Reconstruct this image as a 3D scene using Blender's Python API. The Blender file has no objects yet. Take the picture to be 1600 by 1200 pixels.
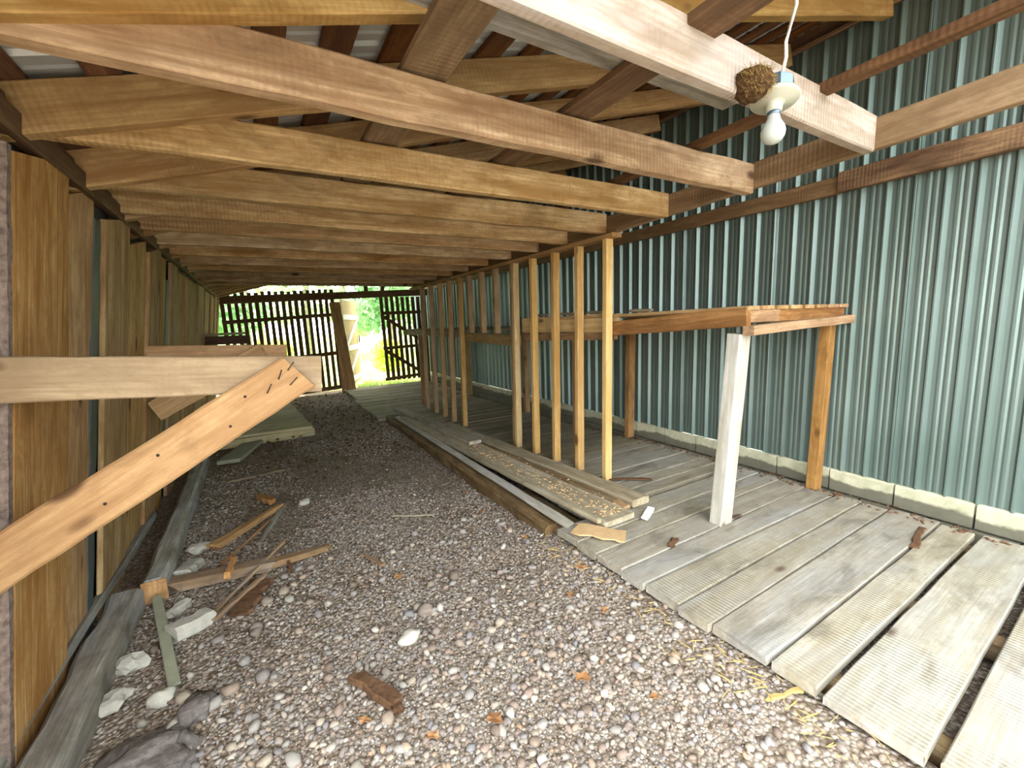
import bpy, bmesh, math, random
import numpy as np
from mathutils import Vector, Matrix, noise

random.seed(7)
rng = np.random.default_rng(7)
SC = bpy.context.scene
COL = SC.collection

# ------------------------------------------------------------------ camera
F_PX = 682.42
EYE = Vector((0.0, 0.0, 1.5))
CAM_ROT = Matrix(((0.86483258, 0.10089713, -0.49181743),
                  (-0.50090481, 0.10697716, -0.85886568),
                  (-0.03404386, 0.98912874, 0.14305719)))
cam = bpy.data.cameras.new('camera')
cam.sensor_fit = 'HORIZONTAL'
cam.sensor_width = 36.0
cam.lens = F_PX * 36.0 / 1600.0
cam.clip_start = 0.02
cam.clip_end = 300
cam_ob = bpy.data.objects.new('camera', cam)
COL.objects.link(cam_ob)
cam_ob.matrix_world = Matrix.Translation(EYE) @ CAM_ROT.to_4x4()
SC.camera = cam_ob

# ------------------------------------------------------------------ sky, sun, exposure
world = bpy.data.worlds.new('world')
SC.world = world
world.use_nodes = True
wn, wl = world.node_tree.nodes, world.node_tree.links
wn.clear()
w_out = wn.new('ShaderNodeOutputWorld')
w_bg = wn.new('ShaderNodeBackground')
w_sky = wn.new('ShaderNodeTexSky')
w_sky.sky_type = 'NISHITA'
w_sky.sun_disc = False
w_sky.sun_elevation = math.radians(52)
w_sky.sun_rotation = math.radians(-95)
w_sky.air_density = 1.0
w_sky.dust_density = 3.0
w_sky.ozone_density = 1.0
w_mix = wn.new('ShaderNodeMix')
w_mix.data_type = 'RGBA'
w_mix.inputs[0].default_value = 0.8
w_mix.inputs[7].default_value = (7.6, 7.8, 7.7, 1)      # bright thin overcast
wl.new(w_sky.outputs[0], w_mix.inputs[6])
wl.new(w_mix.outputs[2], w_bg.inputs[0])
w_bg.inputs[1].default_value = 0.30
wl.new(w_bg.outputs[0], w_out.inputs[0])

sun = bpy.data.lights.new('sun', 'SUN')
sun.energy = 4.5
sun.angle = math.radians(2.0)
sun.color = (1.0, 0.95, 0.86)
sun_ob = bpy.data.objects.new('sun', sun)
COL.objects.link(sun_ob)
sun_ob.rotation_euler = Vector((0.62, -0.10, -0.78)).to_track_quat('-Z', 'Y').to_euler()

SC.view_settings.view_transform = 'Standard'
SC.view_settings.look = 'None'
SC.view_settings.gamma = 1.0
SC.view_settings.use_curve_mapping = False
SC.view_settings.exposure = 2.25
SC.cycles.max_bounces = 10
SC.cycles.diffuse_bounces = 7
SC.cycles.use_denoising = True
SC.cycles.sample_clamp_indirect = 8.0


# ------------------------------------------------------------------ material helpers
def srgb(r, g, b):
    def f(c):
        c /= 255.0
        return c / 12.92 if c <= 0.04045 else ((c + 0.055) / 1.055) ** 2.4
    return (f(r), f(g), f(b), 1.0)


class NT:
    """small wrapper for building node trees"""
    def __init__(self, name):
        self.m = bpy.data.materials.new(name)
        self.m.use_nodes = True
        self.t = self.m.node_tree
        self.t.nodes.clear()
        self.out = self.n('ShaderNodeOutputMaterial')
        self.p = self.n('ShaderNodeBsdfPrincipled')
        self.l(self.p.outputs[0], self.out.inputs[0])

    def n(self, t, **kw):
        nd = self.t.nodes.new(t)
        for k, v in kw.items():
            setattr(nd, k, v)
        return nd

    def l(self, a, b):
        self.t.links.new(a, b)

    def val(self, sock, v):
        if hasattr(v, 'is_output') or isinstance(v, bpy.types.NodeSocket):
            self.l(v, sock)
        else:
            sock.default_value = v

    def math(self, op, a, b=0.0, clamp=False):
        nd = self.n('ShaderNodeMath', operation=op)
        nd.use_clamp = clamp
        self.val(nd.inputs[0], a)
        self.val(nd.inputs[1], b)
        return nd.outputs[0]

    def mix(self, fac, a, b, blend='MIX'):
        nd = self.n('ShaderNodeMix', data_type='RGBA', blend_type=blend)
        nd.clamp_factor = True
        self.val(nd.inputs[0], fac)
        self.val(nd.inputs[6], a)
        self.val(nd.inputs[7], b)
        return nd.outputs[2]

    def ramp(self, fac, stops):
        nd = self.n('ShaderNodeValToRGB')
        el = nd.color_ramp.elements
        while len(el) < len(stops):
            el.new(0.5)
        for e, (p, c) in zip(el, stops):
            e.position = p
            e.color = c
        self.val(nd.inputs[0], fac)
        return nd.outputs[0]

    def ramp01(self, fac, a, b):
        return self.ramp(fac, [(a, (0, 0, 0, 1)), (b, (1, 1, 1, 1))])

    def coords(self, scale=(1, 1, 1), rnd=True, world=False):
        tc = self.n('ShaderNodeTexCoord')
        src = tc.outputs['Object']
        if world:
            src = self.n('ShaderNodeNewGeometry').outputs['Position']
        if rnd:
            oi = self.n('ShaderNodeObjectInfo')
            mul = self.n('ShaderNodeVectorMath', operation='SCALE')
            mul.inputs[0].default_value = (37.0, 19.0, 53.0)
            self.l(oi.outputs['Random'], mul.inputs[3])
            add = self.n('ShaderNodeVectorMath', operation='ADD')
            self.l(src, add.inputs[0])
            self.l(mul.outputs[0], add.inputs[1])
            src = add.outputs[0]
        mp = self.n('ShaderNodeMapping')
        mp.inputs['Scale'].default_value = scale
        self.l(src, mp.inputs[0])
        return mp.outputs[0]

    def noise(self, vec, scale=1.0, detail=4, rough=0.55, dist=0.0):
        nd = self.n('ShaderNodeTexNoise')
        self.l(vec, nd.inputs['Vector'])
        nd.inputs['Scale'].default_value = scale
        nd.inputs['Detail'].default_value = detail
        nd.inputs['Roughness'].default_value = rough
        nd.inputs['Distortion'].default_value = dist
        return nd.outputs['Fac']

    def bump(self, h, strength=0.4, dist=0.004):
        nd = self.n('ShaderNodeBump')
        nd.inputs['Strength'].default_value = strength
        nd.inputs['Distance'].default_value = dist
        self.l(h, nd.inputs['Height'])
        self.l(nd.outputs[0], self.p.inputs['Normal'])


def wood(name, light, dark, knot=(70, 42, 22), weather=None, w_amt=0.0, saw=0.0, knots=0.5, vary=0.16, rough=0.82,
         grain=1.0, stain=0.35, endgrain=None):
    """sawn timber: grain along local X, knots, saw marks across, optional grey weathering, dark stains"""
    t = NT(name)
    def soft(c, k=0.20):
        m = 0.30 * c[0] + 0.55 * c[1] + 0.15 * c[2]
        return tuple(v + (m - v) * k for v in c)
    L, D = srgb(*soft(light)), srgb(*soft(dark))
    v_long = t.coords((0.9, 9.0, 9.0))
    g1 = t.noise(v_long, 1.6, 5, 0.6, 1.3)
    v_fine = t.coords((2.5, 75.0, 75.0))
    g2 = t.noise(v_fine, 1.2, 4, 0.7, 0.3)
    blot = t.noise(t.coords((3.0, 6.0, 6.0)), 1.5, 5, 0.7, 0.5)
    mott = t.noise(t.coords((18.0, 30.0, 30.0)), 1.0, 4, 0.7)
    base = t.mix(t.ramp01(g1, 0.34, 0.66), D, L)
    base = t.mix(t.math('MULTIPLY', t.ramp01(blot, 0.47, 0.64), 0.62), base, D)
    base = t.mix(t.math('MULTIPLY', t.ramp01(mott, 0.50, 0.68), 0.45), base, D)
    fine = t.mix(t.math('MULTIPLY', t.ramp01(g2, 0.38, 0.70), 0.42 * grain), base, D)
    # ring wave for figure
    wv = t.n('ShaderNodeTexWave', wave_type='BANDS', bands_direction='Y', wave_profile='SIN')
    t.l(t.coords((0.35, 12.0, 12.0)), wv.inputs['Vector'])
    wv.inputs['Scale'].default_value = 1.1
    wv.inputs['Distortion'].default_value = 5.0
    wv.inputs['Detail'].default_value = 2.0
    wv.inputs['Detail Scale'].default_value = 1.0
    col = t.mix(t.math('MULTIPLY', t.ramp01(wv.outputs['Fac'], 0.55, 1.0), 0.30 * grain), fine, D)
    if saw:
        sw = t.n('ShaderNodeTexWave', wave_type='BANDS', bands_direction='X', wave_profile='SIN')
        t.l(t.coords((1.0, 0.35, 0.35)), sw.inputs['Vector'])
        sw.inputs['Scale'].default_value = 15.0
        sw.inputs['Distortion'].default_value = 4.0
        sw.inputs['Detail'].default_value = 2.0
        sw.inputs['Detail Scale'].default_value = 0.5
        patch = t.ramp01(t.noise(t.coords((1.2, 1.2, 1.2)), 1.4, 2), 0.40, 0.62)
        fuzz = t.ramp01(t.noise(t.coords((9.0, 12.0, 12.0)), 1.0, 5, 0.75, 1.0), 0.50, 0.66)
        col = t.mix(t.math('MULTIPLY', t.math('MULTIPLY', sw.outputs['Fac'], patch), 0.22 * min(1.0, saw)), col, D)
        col = t.mix(t.math('MULTIPLY', fuzz, 0.30 * min(1.0, saw)), col, tuple(c * 0.6 for c in D[:3]) + (1,))
    if weather:
        wmask = t.noise(t.coords((0.8, 4.0, 4.0)), 1.3, 4, 0.6, 0.6)
        wm = t.ramp01(wmask, 0.62 - 0.35 * w_amt, 0.80 - 0.25 * w_amt)
        wcol = t.mix(t.ramp01(g2, 0.35, 0.68), srgb(*weather), tuple(c * 0.62 for c in srgb(*weather)[:3]) + (1,))
        col = t.mix(t.math('MULTIPLY', wm, min(1.0, 0.45 + w_amt * 0.5)), col, wcol)
    if stain:
        sm = t.noise(t.coords((1.6, 3.5, 3.5)), 1.7, 5, 0.6, 0.8)
        col = t.mix(t.math('MULTIPLY', t.ramp01(sm, 0.52, 0.72), stain), col, tuple(c * 0.45 for c in D[:3]) + (1,))
    if knots:
        vo = t.n('ShaderNodeTexVoronoi')
        t.l(t.coords((2.4, 5.2, 5.2)), vo.inputs['Vector'])
        vo.inputs['Scale'].default_value = 1.0
        sel = t.n('ShaderNodeSeparateColor')
        t.l(vo.outputs['Color'], sel.inputs[0])
        pick = t.math('LESS_THAN', sel.outputs[0], knots)
        k = t.ramp(vo.outputs['Distance'], [(0.09, (1, 1, 1, 1)), (0.17, (0, 0, 0, 1))])
        ring = t.ramp(vo.outputs['Distance'], [(0.10, (0, 0, 0, 1)), (0.20, (1, 1, 1, 1)), (0.36, (0, 0, 0, 1))])
        col = t.mix(t.math('MULTIPLY', t.math('MULTIPLY', ring, pick), 0.35), col, D)
        col = t.mix(t.math('MULTIPLY', t.math('MULTIPLY', k, pick), 0.85), col, srgb(*knot))
    oi = t.n('ShaderNodeObjectInfo')
    hsv = t.n('ShaderNodeHueSaturation')
    r = oi.outputs['Random']
    t.val(hsv.inputs['Value'], t.math('ADD', 1.0 - vary, t.math('MULTIPLY', r, 2 * vary)))
    r2 = t.math('FRACT', t.math('MULTIPLY', r, 17.3))
    t.val(hsv.inputs['Hue'], t.math('ADD', 0.501, t.math('MULTIPLY', r2, 0.012)))
    r3 = t.math('FRACT', t.math('MULTIPLY', r, 7.7))
    t.val(hsv.inputs['Saturation'], t.math('ADD', 0.86, t.math('MULTIPLY', r3, 0.26)))
    t.l(col, hsv.inputs['Color'])
    t.l(hsv.outputs[0], t.p.inputs['Base Color'])
    t.p.inputs['Roughness'].default_value = rough
    t.p.inputs['Specular IOR Level'].default_value = 0.25
    h = t.math('ADD', t.math('ADD', t.math('MULTIPLY', g2, 0.5), t.math('MULTIPLY', g1, 0.35)), t.math('MULTIPLY', mott, 0.35))
    if saw:
        h = t.math('ADD', h, t.math('MULTIPLY', t.math('MULTIPLY', sw.outputs['Fac'], patch), saw))
    t.bump(h, 0.55, 0.006)
    return t.m


M = {}
M['joist'] = wood('sawn_pine_joist', (222, 184, 136), (156, 112, 68), saw=0.9, knots=0.5, stain=0.5, weather=(190, 170, 145), w_amt=0.1)
M['joist_grey'] = wood('sawn_grey_joist', (178, 166, 154), (142, 122, 104), saw=0.8, knots=0.3, stain=0.25, weather=(200, 195, 195), w_amt=0.5)
M['rafter'] = wood('sawn_pine_rafter', (196, 158, 104), (150, 106, 62), saw=0.6, knots=0.35)
M['purlin'] = wood('brown_roof_strip', (132, 80, 42), (88, 48, 24), knots=0.3)
M['dark'] = wood('dark_brown_timber', (128, 88, 56), (84, 54, 32), knots=0.3, saw=0.3)
M['rim'] = wood('brown_rim_timber', (156, 122, 86), (112, 82, 52), knots=0.25, saw=0.4)
M['girt'] = wood('stained_girt_timber', (158, 118, 76), (92, 60, 34), knots=0.35, saw=0.5, stain=0.7, weather=(150, 140, 125), w_amt=0.2)
M['stud'] = wood('new_pine_stud', (232, 192, 128), (196, 146, 84), knots=0.55, stain=0.12)
M['stud_old'] = wood('old_pine_stud', (188, 148, 98), (142, 102, 60), knots=0.5, stain=0.3)
M['wall_board'] = wood('amber_wall_board', (216, 174, 116), (156, 104, 54), knots=0.65, stain=0.45, grain=1.25, vary=0.12)
M['rail'] = wood('brown_rail_timber', (188, 154, 112), (146, 110, 74), knots=0.5, saw=0.5, stain=0.25, weather=(190, 170, 155), w_amt=0.2)
M['brace'] = wood('orange_brace_timber', (206, 156, 98), (160, 110, 60), knots=0.5, stain=0.45, grain=1.1)
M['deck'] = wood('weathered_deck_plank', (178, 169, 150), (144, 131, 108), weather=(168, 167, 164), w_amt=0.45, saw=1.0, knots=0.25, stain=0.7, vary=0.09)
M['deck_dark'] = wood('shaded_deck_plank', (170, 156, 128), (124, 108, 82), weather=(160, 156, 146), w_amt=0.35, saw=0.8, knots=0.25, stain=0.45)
M['post_grey'] = wood('grey_leg_timber', (196, 190, 174), (154, 147, 128), knots=0.45, stain=0.2, weather=(212, 212, 210), w_amt=0.45)
M['shelf'] = wood('red_brown_shelf_timber', (186, 134, 84), (130, 84, 46), knots=0.45, stain=0.5)
M['slat_end'] = wood('slat_timber', (206, 164, 116), (150, 106, 64), knots=0.3, stain=0.4)
M['log'] = wood('silver_grey_log', (176, 170, 156), (112, 104, 92), weather=(172, 176, 180), w_amt=0.5, knots=0.25, stain=0.5, grain=1.4)
M['rotten'] = wood('rotten_brown_timber', (148, 118, 82), (92, 66, 40), weather=(150, 140, 120), w_amt=0.25, knots=0.2, stain=0.7, grain=1.4)
M['lying'] = wood('weathered_loose_plank', (192, 176, 142), (140, 122, 90), weather=(184, 178, 164), w_amt=0.3, knots=0.2, stain=0.5, grain=1.2)
M['slat'] = wood('dark_wall_slat', (112, 82, 54), (76, 50, 32), knots=0.3)
M['splinter'] = wood('splintered_orange_wood', (206, 150, 92), (150, 98, 54), knots=0.1, stain=0.4, grain=1.5)
M['driftwood'] = wood('weathered_broken_wood', (172, 134, 92), (110, 82, 56), weather=(150, 140, 130), w_amt=0.4, knots=0.1, stain=0.6, grain=1.5)
M['door_leaf'] = wood('pale_door_board', (200, 164, 112), (174, 136, 88), knots=0.3, stain=0.0, vary=0.05)
M['door_white'] = wood('white_door_batten', (240, 236, 226), (222, 214, 200), knots=0.0, stain=0.0, vary=0.03)
M['platform'] = wood('olive_platform_plank', (190, 176, 134), (142, 126, 88), weather=(176, 172, 150), w_amt=0.3, knots=0.2, stain=0.4)


def simple(name, col, rough=0.7, metal=0.0, var=0.25, scale=12.0, bump=0.3, spec=0.3, bdist=0.004):
    t = NT(name)
    c = srgb(*col)
    v = t.coords((1, 1, 1))
    n1 = t.noise(v, scale, 6, 0.65)
    dk = tuple(x * (1 - var) for x in c[:3]) + (1,)
    t.l(t.mix(t.ramp01(n1, 0.35, 0.68), dk, c), t.p.inputs['Base Color'])
    t.p.inputs['Roughness'].default_value = rough
    t.p.inputs['Metallic'].default_value = metal
    t.p.inputs['Specular IOR Level'].default_value = spec
    if bump:
        t.bump(n1, bump, bdist)
    return t.m


def metal_wall_material():
    t = NT('galvanised_wall_sheet')
    v = t.coords((1.0, 1.0, 1.0), world=True, rnd=False)
    big = t.noise(v, 1.1, 3, 0.5)
    mp = t.coords((3.0, 14.0, 0.5), world=True, rnd=False)
    streak = t.noise(mp, 1.6, 5, 0.6, 0.2)
    col = t.mix(t.ramp01(big, 0.3, 0.7), srgb(100, 117, 111), srgb(120, 136, 132))
    col = t.mix(t.math('MULTIPLY', t.ramp01(streak, 0.45, 0.75), 0.16), col, srgb(124, 128, 110))
    t.l(col, t.p.inputs['Base Color'])
    t.p.inputs['Metallic'].default_value = 0.55
    fine = t.noise(v, 60.0, 3, 0.6)
    t.l(t.math('ADD', 0.36, t.math('MULTIPLY', fine, 0.16)), t.p.inputs['Roughness'])
    t.bump(t.noise(v, 5.0, 2, 0.5), 0.05, 0.004)
    return t.m


def concrete_material():
    t = NT('mossy_concrete_block')
    v = t.coords((1, 1, 1), world=True, rnd=False)
    n1 = t.noise(v, 9.0, 6, 0.65)
    n2 = t.noise(v, 3.0, 5, 0.6)
    col = t.mix(t.ramp01(n1, 0.3, 0.7), srgb(150, 150, 124), srgb(196, 192, 166))
    # damp black tide mark along the foot of the blocks
    sep = t.n('ShaderNodeSeparateXYZ')
    t.l(v, sep.inputs[0])
    hgt = t.math('ADD', sep.outputs[2], t.math('MULTIPLY', t.math('SUBTRACT', n2, 0.5), 0.16))
    tide = t.ramp(hgt, [(0.195, (1, 1, 1, 1)), (0.215, (0, 0, 0, 1))])
    col = t.mix(t.math('MULTIPLY', tide, 0.85), col, srgb(74, 72, 60))
    t.l(col, t.p.inputs['Base Color'])
    t.p.inputs['Roughness'].default_value = 0.9
    t.bump(n1, 0.6, 0.008)
    return t.m


def ground_material():
    t = NT('gravel_and_dirt')
    v = t.coords((1, 1, 1), world=True, rnd=False)
    vo = t.n('ShaderNodeTexVoronoi')
    t.l(v, vo.inputs['Vector'])
    vo.inputs['Scale'].default_value = 55.0
    vo.inputs['Randomness'].default_value = 1.0
    sc = t.n('ShaderNodeSeparateColor')
    t.l(vo.outputs['Color'], sc.inputs[0])
    peb = t.ramp(sc.outputs[0], [(0.0, srgb(112, 100, 86)), (0.3, srgb(150, 140, 126)), (0.55, srgb(172, 164, 154)),
                                 (0.75, srgb(146, 130, 116)), (1.0, srgb(196, 188, 176))])
    dirt = t.noise(v, 1.1, 5, 0.65, 0.4)
    fine = t.noise(v, 40.0, 4, 0.7)
    dcol = t.mix(fine, srgb(70, 56, 42), srgb(128, 108, 84))
    gap = t.ramp(vo.outputs['Distance'], [(0.25, (0, 0, 0, 1)), (0.75, (1, 1, 1, 1))])
    col = t.mix(t.math('MULTIPLY', gap, 0.75), peb, srgb(84, 70, 54))
    # the beaten track down the middle and the leaf litter near the far end are browner
    sep = t.n('ShaderNodeSeparateXYZ')
    t.l(v, sep.inputs[0])
    far = t.ramp(t.math('MULTIPLY', t.math('ADD', sep.outputs[1], t.math('MULTIPLY', dirt, 3.0)), 0.1),
                 [(0.50, (0, 0, 0, 1)), (0.85, (1, 1, 1, 1))])
    mask = t.math('MAXIMUM', t.ramp01(dirt, 0.50, 0.66), t.math('MULTIPLY', far, 0.9))
    col = t.mix(t.math('MULTIPLY', mask, 0.75), col, dcol)
    t.l(col, t.p.inputs['Base Color'])
    t.p.inputs['Roughness'].default_value = 0.95
    t.p.inputs['Specular IOR Level'].default_value = 0.15
    inv = t.math('SUBTRACT', 1.0, vo.outputs['Distance'])
    t.bump(t.math('ADD', inv, t.math('MULTIPLY', fine, 0.4)), 0.9, 0.012)
    return t.m


def stone_material(attr):
    t = NT('river_stone' if attr else 'large_river_stone')
    v = t.coords((1, 1, 1), world=attr, rnd=not attr)
    stops = [(0.0, srgb(160, 155, 146)), (0.16, srgb(136, 132, 128)), (0.3, srgb(166, 155, 138)), (0.45, srgb(136, 120, 106)),
             (0.58, srgb(124, 123, 125)), (0.7, srgb(146, 128, 116)), (0.82, srgb(104, 92, 80)), (0.94, srgb(184, 178, 168)),
             (1.0, srgb(152, 124, 98))]
    if attr:
        at = t.n('ShaderNodeAttribute', attribute_name='shade')
        r = at.outputs['Fac']
    else:
        r = t.n('ShaderNodeObjectInfo').outputs['Random']
    col = t.ramp(r, stops)
    n1 = t.noise(v, 70.0, 4, 0.6)
    n2 = t.noise(v, 18.0, 3, 0.6)
    col = t.mix(t.math('MULTIPLY', t.ramp01(n1, 0.4, 0.7), 0.35), col, srgb(110, 100, 92))
    col = t.mix(t.math('MULTIPLY', t.ramp01(n2, 0.5, 0.72), 0.30), col, srgb(128, 104, 78))
    t.l(col, t.p.inputs['Base Color'])
    t.p.inputs['Roughness'].default_value = 0.85
    t.p.inputs['Specular IOR Level'].default_value = 0.2
    t.bump(n1, 0.35, 0.002)
    return t.m


def leaf_material(name, c1, c2, trans=0.35):
    t = NT(name)
    oi = t.coords((1, 1, 1), world=True, rnd=False)
    n1 = t.noise(oi, 2.3, 3, 0.6)
    col = t.mix(t.ramp01(n1, 0.35, 0.65), srgb(*c1), srgb(*c2))
    t.l(col, t.p.inputs['Base Color'])
    t.p.inputs['Roughness'].default_value = 0.6
    tr = t.n('ShaderNodeBsdfTranslucent')
    t.l(col, tr.inputs[0])
    ms = t.n('ShaderNodeMixShader')
    ms.inputs[0].default_value = trans
    t.l(t.p.outputs[0], ms.inputs[1])
    t.l(tr.outputs[0], ms.inputs[2])
    t.l(ms.outputs[0], t.out.inputs[0])
    return t.m


M['metal_wall'] = metal_wall_material()
M['roof_sheet'] = simple('grey_roof_sheet', (196, 200, 200), 0.4, 0.35, 0.18, 3.0, 0.08)
M['cladding'] = simple('dark_grey_outer_sheet', (92, 98, 96), 0.6, 0.2, 0.3, 5.0, 0.2)
M['concrete'] = concrete_material()
M['ground'] = ground_material()
M['stone'] = stone_material(False)
M['gravel'] = stone_material(True)
M['bark'] = simple('grey_purple_bark', (150, 132, 122), 0.95, 0, 0.55, 40.0, 0.9, 0.1, 0.01)
M['bark_brown'] = simple('brown_bark', (112, 84, 62), 0.95, 0, 0.5, 30.0, 0.9, 0.1, 0.01)
M['nail'] = simple('rusty_nail', (70, 62, 66), 0.5, 0.8, 0.4, 60.0, 0.3)
M['lump'] = simple('dark_asphalt', (128, 120, 116), 0.95, 0, 0.5, 30.0, 1.0, 0.15, 0.012)
M['white_block'] = simple('white_stone', (184, 180, 168), 0.9, 0, 0.25, 25.0, 0.6)
M['slab'] = simple('grey_green_slab', (150, 152, 130), 0.9, 0, 0.2, 12.0, 0.4)
M['porcelain'] = simple('cream_porcelain', (176, 176, 160), 0.3, 0, 0.06, 20.0, 0.0, 0.5)
M['bulb'] = simple('frosted_bulb_glass', (168, 174, 168), 0.2, 0, 0.05, 8.0, 0.0, 0.6)
M['zinc'] = simple('blue_grey_zinc', (110, 128, 146), 0.35, 0.7, 0.2, 20.0, 0.1)
M['cord'] = simple('white_cable', (228, 224, 212), 0.5, 0, 0.08, 20.0, 0.0)
M['nest'] = simple('mud_and_straw', (92, 70, 46), 0.98, 0, 0.5, 60.0, 1.0, 0.1, 0.01)
M['straw'] = simple('dry_straw', (186, 158, 98), 0.9, 0, 0.3, 40.0, 0.0)
M['dry_leaf'] = simple('dry_orange_leaf', (168, 122, 80), 0.85, 0, 0.35, 30.0, 0.3)
M['cardboard'] = simple('tan_board', (206, 172, 126), 0.9, 0, 0.2, 18.0, 0.3)
M['white_chip'] = simple('white_painted_wood', (236, 236, 232), 0.7, 0, 0.1, 20.0, 0.2)
M['grass'] = leaf_material('sunlit_grass', (160, 186, 84), (204, 218, 120), 0.3)
M['lawn'] = simple('lawn_soil', (176, 196, 110), 0.95, 0, 0.3, 3.0, 0.5)
M['leaf_green'] = leaf_material('pale_green_leaf', (150, 186, 132), (190, 214, 168))
M['leaf_deep'] = leaf_material('mid_green_leaf', (110, 154, 104), (150, 188, 138))
M['leaf_yellow'] = leaf_material('yellow_green_leaf', (180, 204, 70), (214, 228, 110))
M['trunk'] = simple('pale_tree_bark', (150, 140, 122), 0.95, 0, 0.45, 14.0, 0.7, 0.1, 0.02)


# ------------------------------------------------------------------ object helpers
def tag(o, label=None, cat=None, group=None, kind=None):
    if label:
        o['label'] = label
    if cat:
        o['category'] = cat
    if group:
        o['group'] = group
    if kind:
        o['kind'] = kind
    return o


def empty(name, loc=(0, 0, 0), **kw):
    o = bpy.data.objects.new(name, None)
    o.empty_display_size = 0.1
    COL.objects.link(o)
    o.location = loc
    return tag(o, **kw)


def link(name, me, mat, mtx=None, parent=None):
    o = bpy.data.objects.new(name, me)
    COL.objects.link(o)
    if mat is not None and not me.materials:
        me.materials.append(mat)
    mtx = mtx if mtx is not None else Matrix.Identity(4)
    if parent is not None:
        o.parent = parent
        base = parent.matrix_basis if parent.parent is None else parent.parent.matrix_basis @ parent.matrix_basis
        o.matrix_basis = base.inverted() @ mtx
    else:
        o.matrix_basis = mtx
    return o


def mesh(name, verts, faces, smooth=False):
    me = bpy.data.meshes.new(name)
    me.from_pydata([tuple(v) for v in verts], [], faces)
    me.update()
    if smooth:
        for p in me.polygons:
            p.use_smooth = True
    return me


def frame(p0, p1, wdir):
    p0, p1, wdir = Vector(p0), Vector(p1), Vector(wdir)
    x = (p1 - p0).normalized()
    z = x.cross(wdir).normalized()
    y = z.cross(x).normalized()
    c = (p0 + p1) * 0.5
    m = Matrix((x, y, z)).transposed().to_4x4()
    m.translation = c
    return m


def board_mesh(length, w, t, n=3, ch=0.004, wob=0.0, bow=0.0, taper=0.0, jag=0.0, end_skew=(0.0, 0.0), waney=0.0, cup=0.0, seed=None):
    """a plank along X (width Y, thickness Z) with eased edges; wobbling, waney or broken where asked"""
    R = random.Random(seed if seed is not None else random.random())
    vs, fs = [], []
    wl = wr = 0.0
    for i in range(n + 1):
        u = i / n
        x = (u - 0.5) * length
        f = 1.0 - taper * u
        a = w * 0.5 * f + R.uniform(-wob, wob) + (waney * R.uniform(-1, 1))
        b = w * 0.5 * f + R.uniform(-wob, wob)
        zz = bow * (1 - (2 * u - 1) ** 2)
        h = t * 0.5 * (1 + R.uniform(-1, 1) * min(0.25, wob * 6))
        c = min(ch, h * 0.6, w * 0.2)
        ring = [(-a + c, -h), (b - c, -h), (b, -h + c), (b, h - c), (b - c, h), (-a + c, h), (-a, h - c), (-a, -h + c)]
        for (yy, z2) in ring:
            dx = 0.0
            if i == 0:
                dx = R.uniform(0, jag) + end_skew[0] * (yy / w)
            elif i == n:
                dx = -R.uniform(0, jag) + end_skew[1] * (yy / w)
            vs.append((x + dx, yy, z2 + zz + cup * (2 * yy / w) ** 2))
    for i in range(n):
        for j in range(8):
            k = (j + 1) % 8
            fs.append((i * 8 + j, i * 8 + k, i * 8 + 8 + k, i * 8 + 8 + j))
    fs.append(tuple(range(7, -1, -1)))
    fs.append(tuple(n * 8 + j for j in range(8)))
    return mesh('board', vs, [f[::-1] for f in fs])


def board(name, p0, p1, w, t, wdir, mat, parent=None, **kw):
    m = frame(p0, p1, wdir)
    L = (Vector(p1) - Vector(p0)).length
    me = board_mesh(L, w, t, **kw)
    # faces must point outwards
    return link(name, me, mat, m, parent)


def tube(name, pts, r, mat, parent=None, sides=8, closed_ends=True, radii=None, smooth=True):
    pts = [Vector(p) for p in pts]
    c = pts[0].copy()
    vs, fs = [], []
    up = Vector((0.31, 0.17, 0.93))
    for i, p in enumerate(pts):
        d = (pts[min(i + 1, len(pts) - 1)] - pts[max(i - 1, 0)]).normalized()
        a = d.cross(up)
        if a.length < 1e-4:
            a = d.cross(Vector((1, 0, 0)))
        a.normalize()
        b = d.cross(a)
        rr = radii[i] if radii else r
        for k in range(sides):
            an = 2 * math.pi * k / sides
            vs.append(p - c + a * math.cos(an) * rr + b * math.sin(an) * rr)
    for i in range(len(pts) - 1):
        for k in range(sides):
            k2 = (k + 1) % sides
            fs.append((i * sides + k, i * sides + k2, (i + 1) * sides + k2, (i + 1) * sides + k))
    if closed_ends:
        fs.append(tuple(range(sides - 1, -1, -1)))
        fs.append(tuple((len(pts) - 1) * sides + k for k in range(sides)))
    me = mesh(name, vs, fs, smooth)
    return link(name, me, mat, Matrix.Translation(c), parent)


def lathe(name, prof, mat, mtx, parent=None, seg=24, smooth=True):
    vs, fs = [], []
    for (r, z) in prof:
        for k in range(seg):
            a = 2 * math.pi * k / seg
            vs.append((r * math.cos(a), r * math.sin(a), z))
    for i in range(len(prof) - 1):
        for k in range(seg):
            k2 = (k + 1) % seg
            fs.append((i * seg + k, i * seg + k2, (i + 1) * seg + k2, (i + 1) * seg + k))
    fs.append(tuple(range(seg - 1, -1, -1)))
    fs.append(tuple((len(prof) - 1) * seg + k for k in range(seg)))
    return link(name, mesh(name, vs, fs, smooth), mat, mtx, parent)


def rock_mesh(size, seed, sub=2, rough=0.25, flat=0.0):
    bm = bmesh.new()
    bmesh.ops.create_icosphere(bm, subdivisions=sub, radius=1.0)
    off = Vector((seed * 3.7, seed * 1.3, seed * 9.1))
    for v in bm.verts:
        d = v.co.normalized()
        k = 1 + rough * noise.noise(d * 1.3 + off) + rough * 0.5 * noise.noise(d * 3.1 + off)
        v.co = Vector((d.x * size[0] * k, d.y * size[1] * k, d.z * size[2] * k))
    me = bpy.data.meshes.new('rock')
    bm.to_mesh(me)
    bm.free()
    for p in me.polygons:
        p.use_smooth = not flat
    return me


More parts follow.
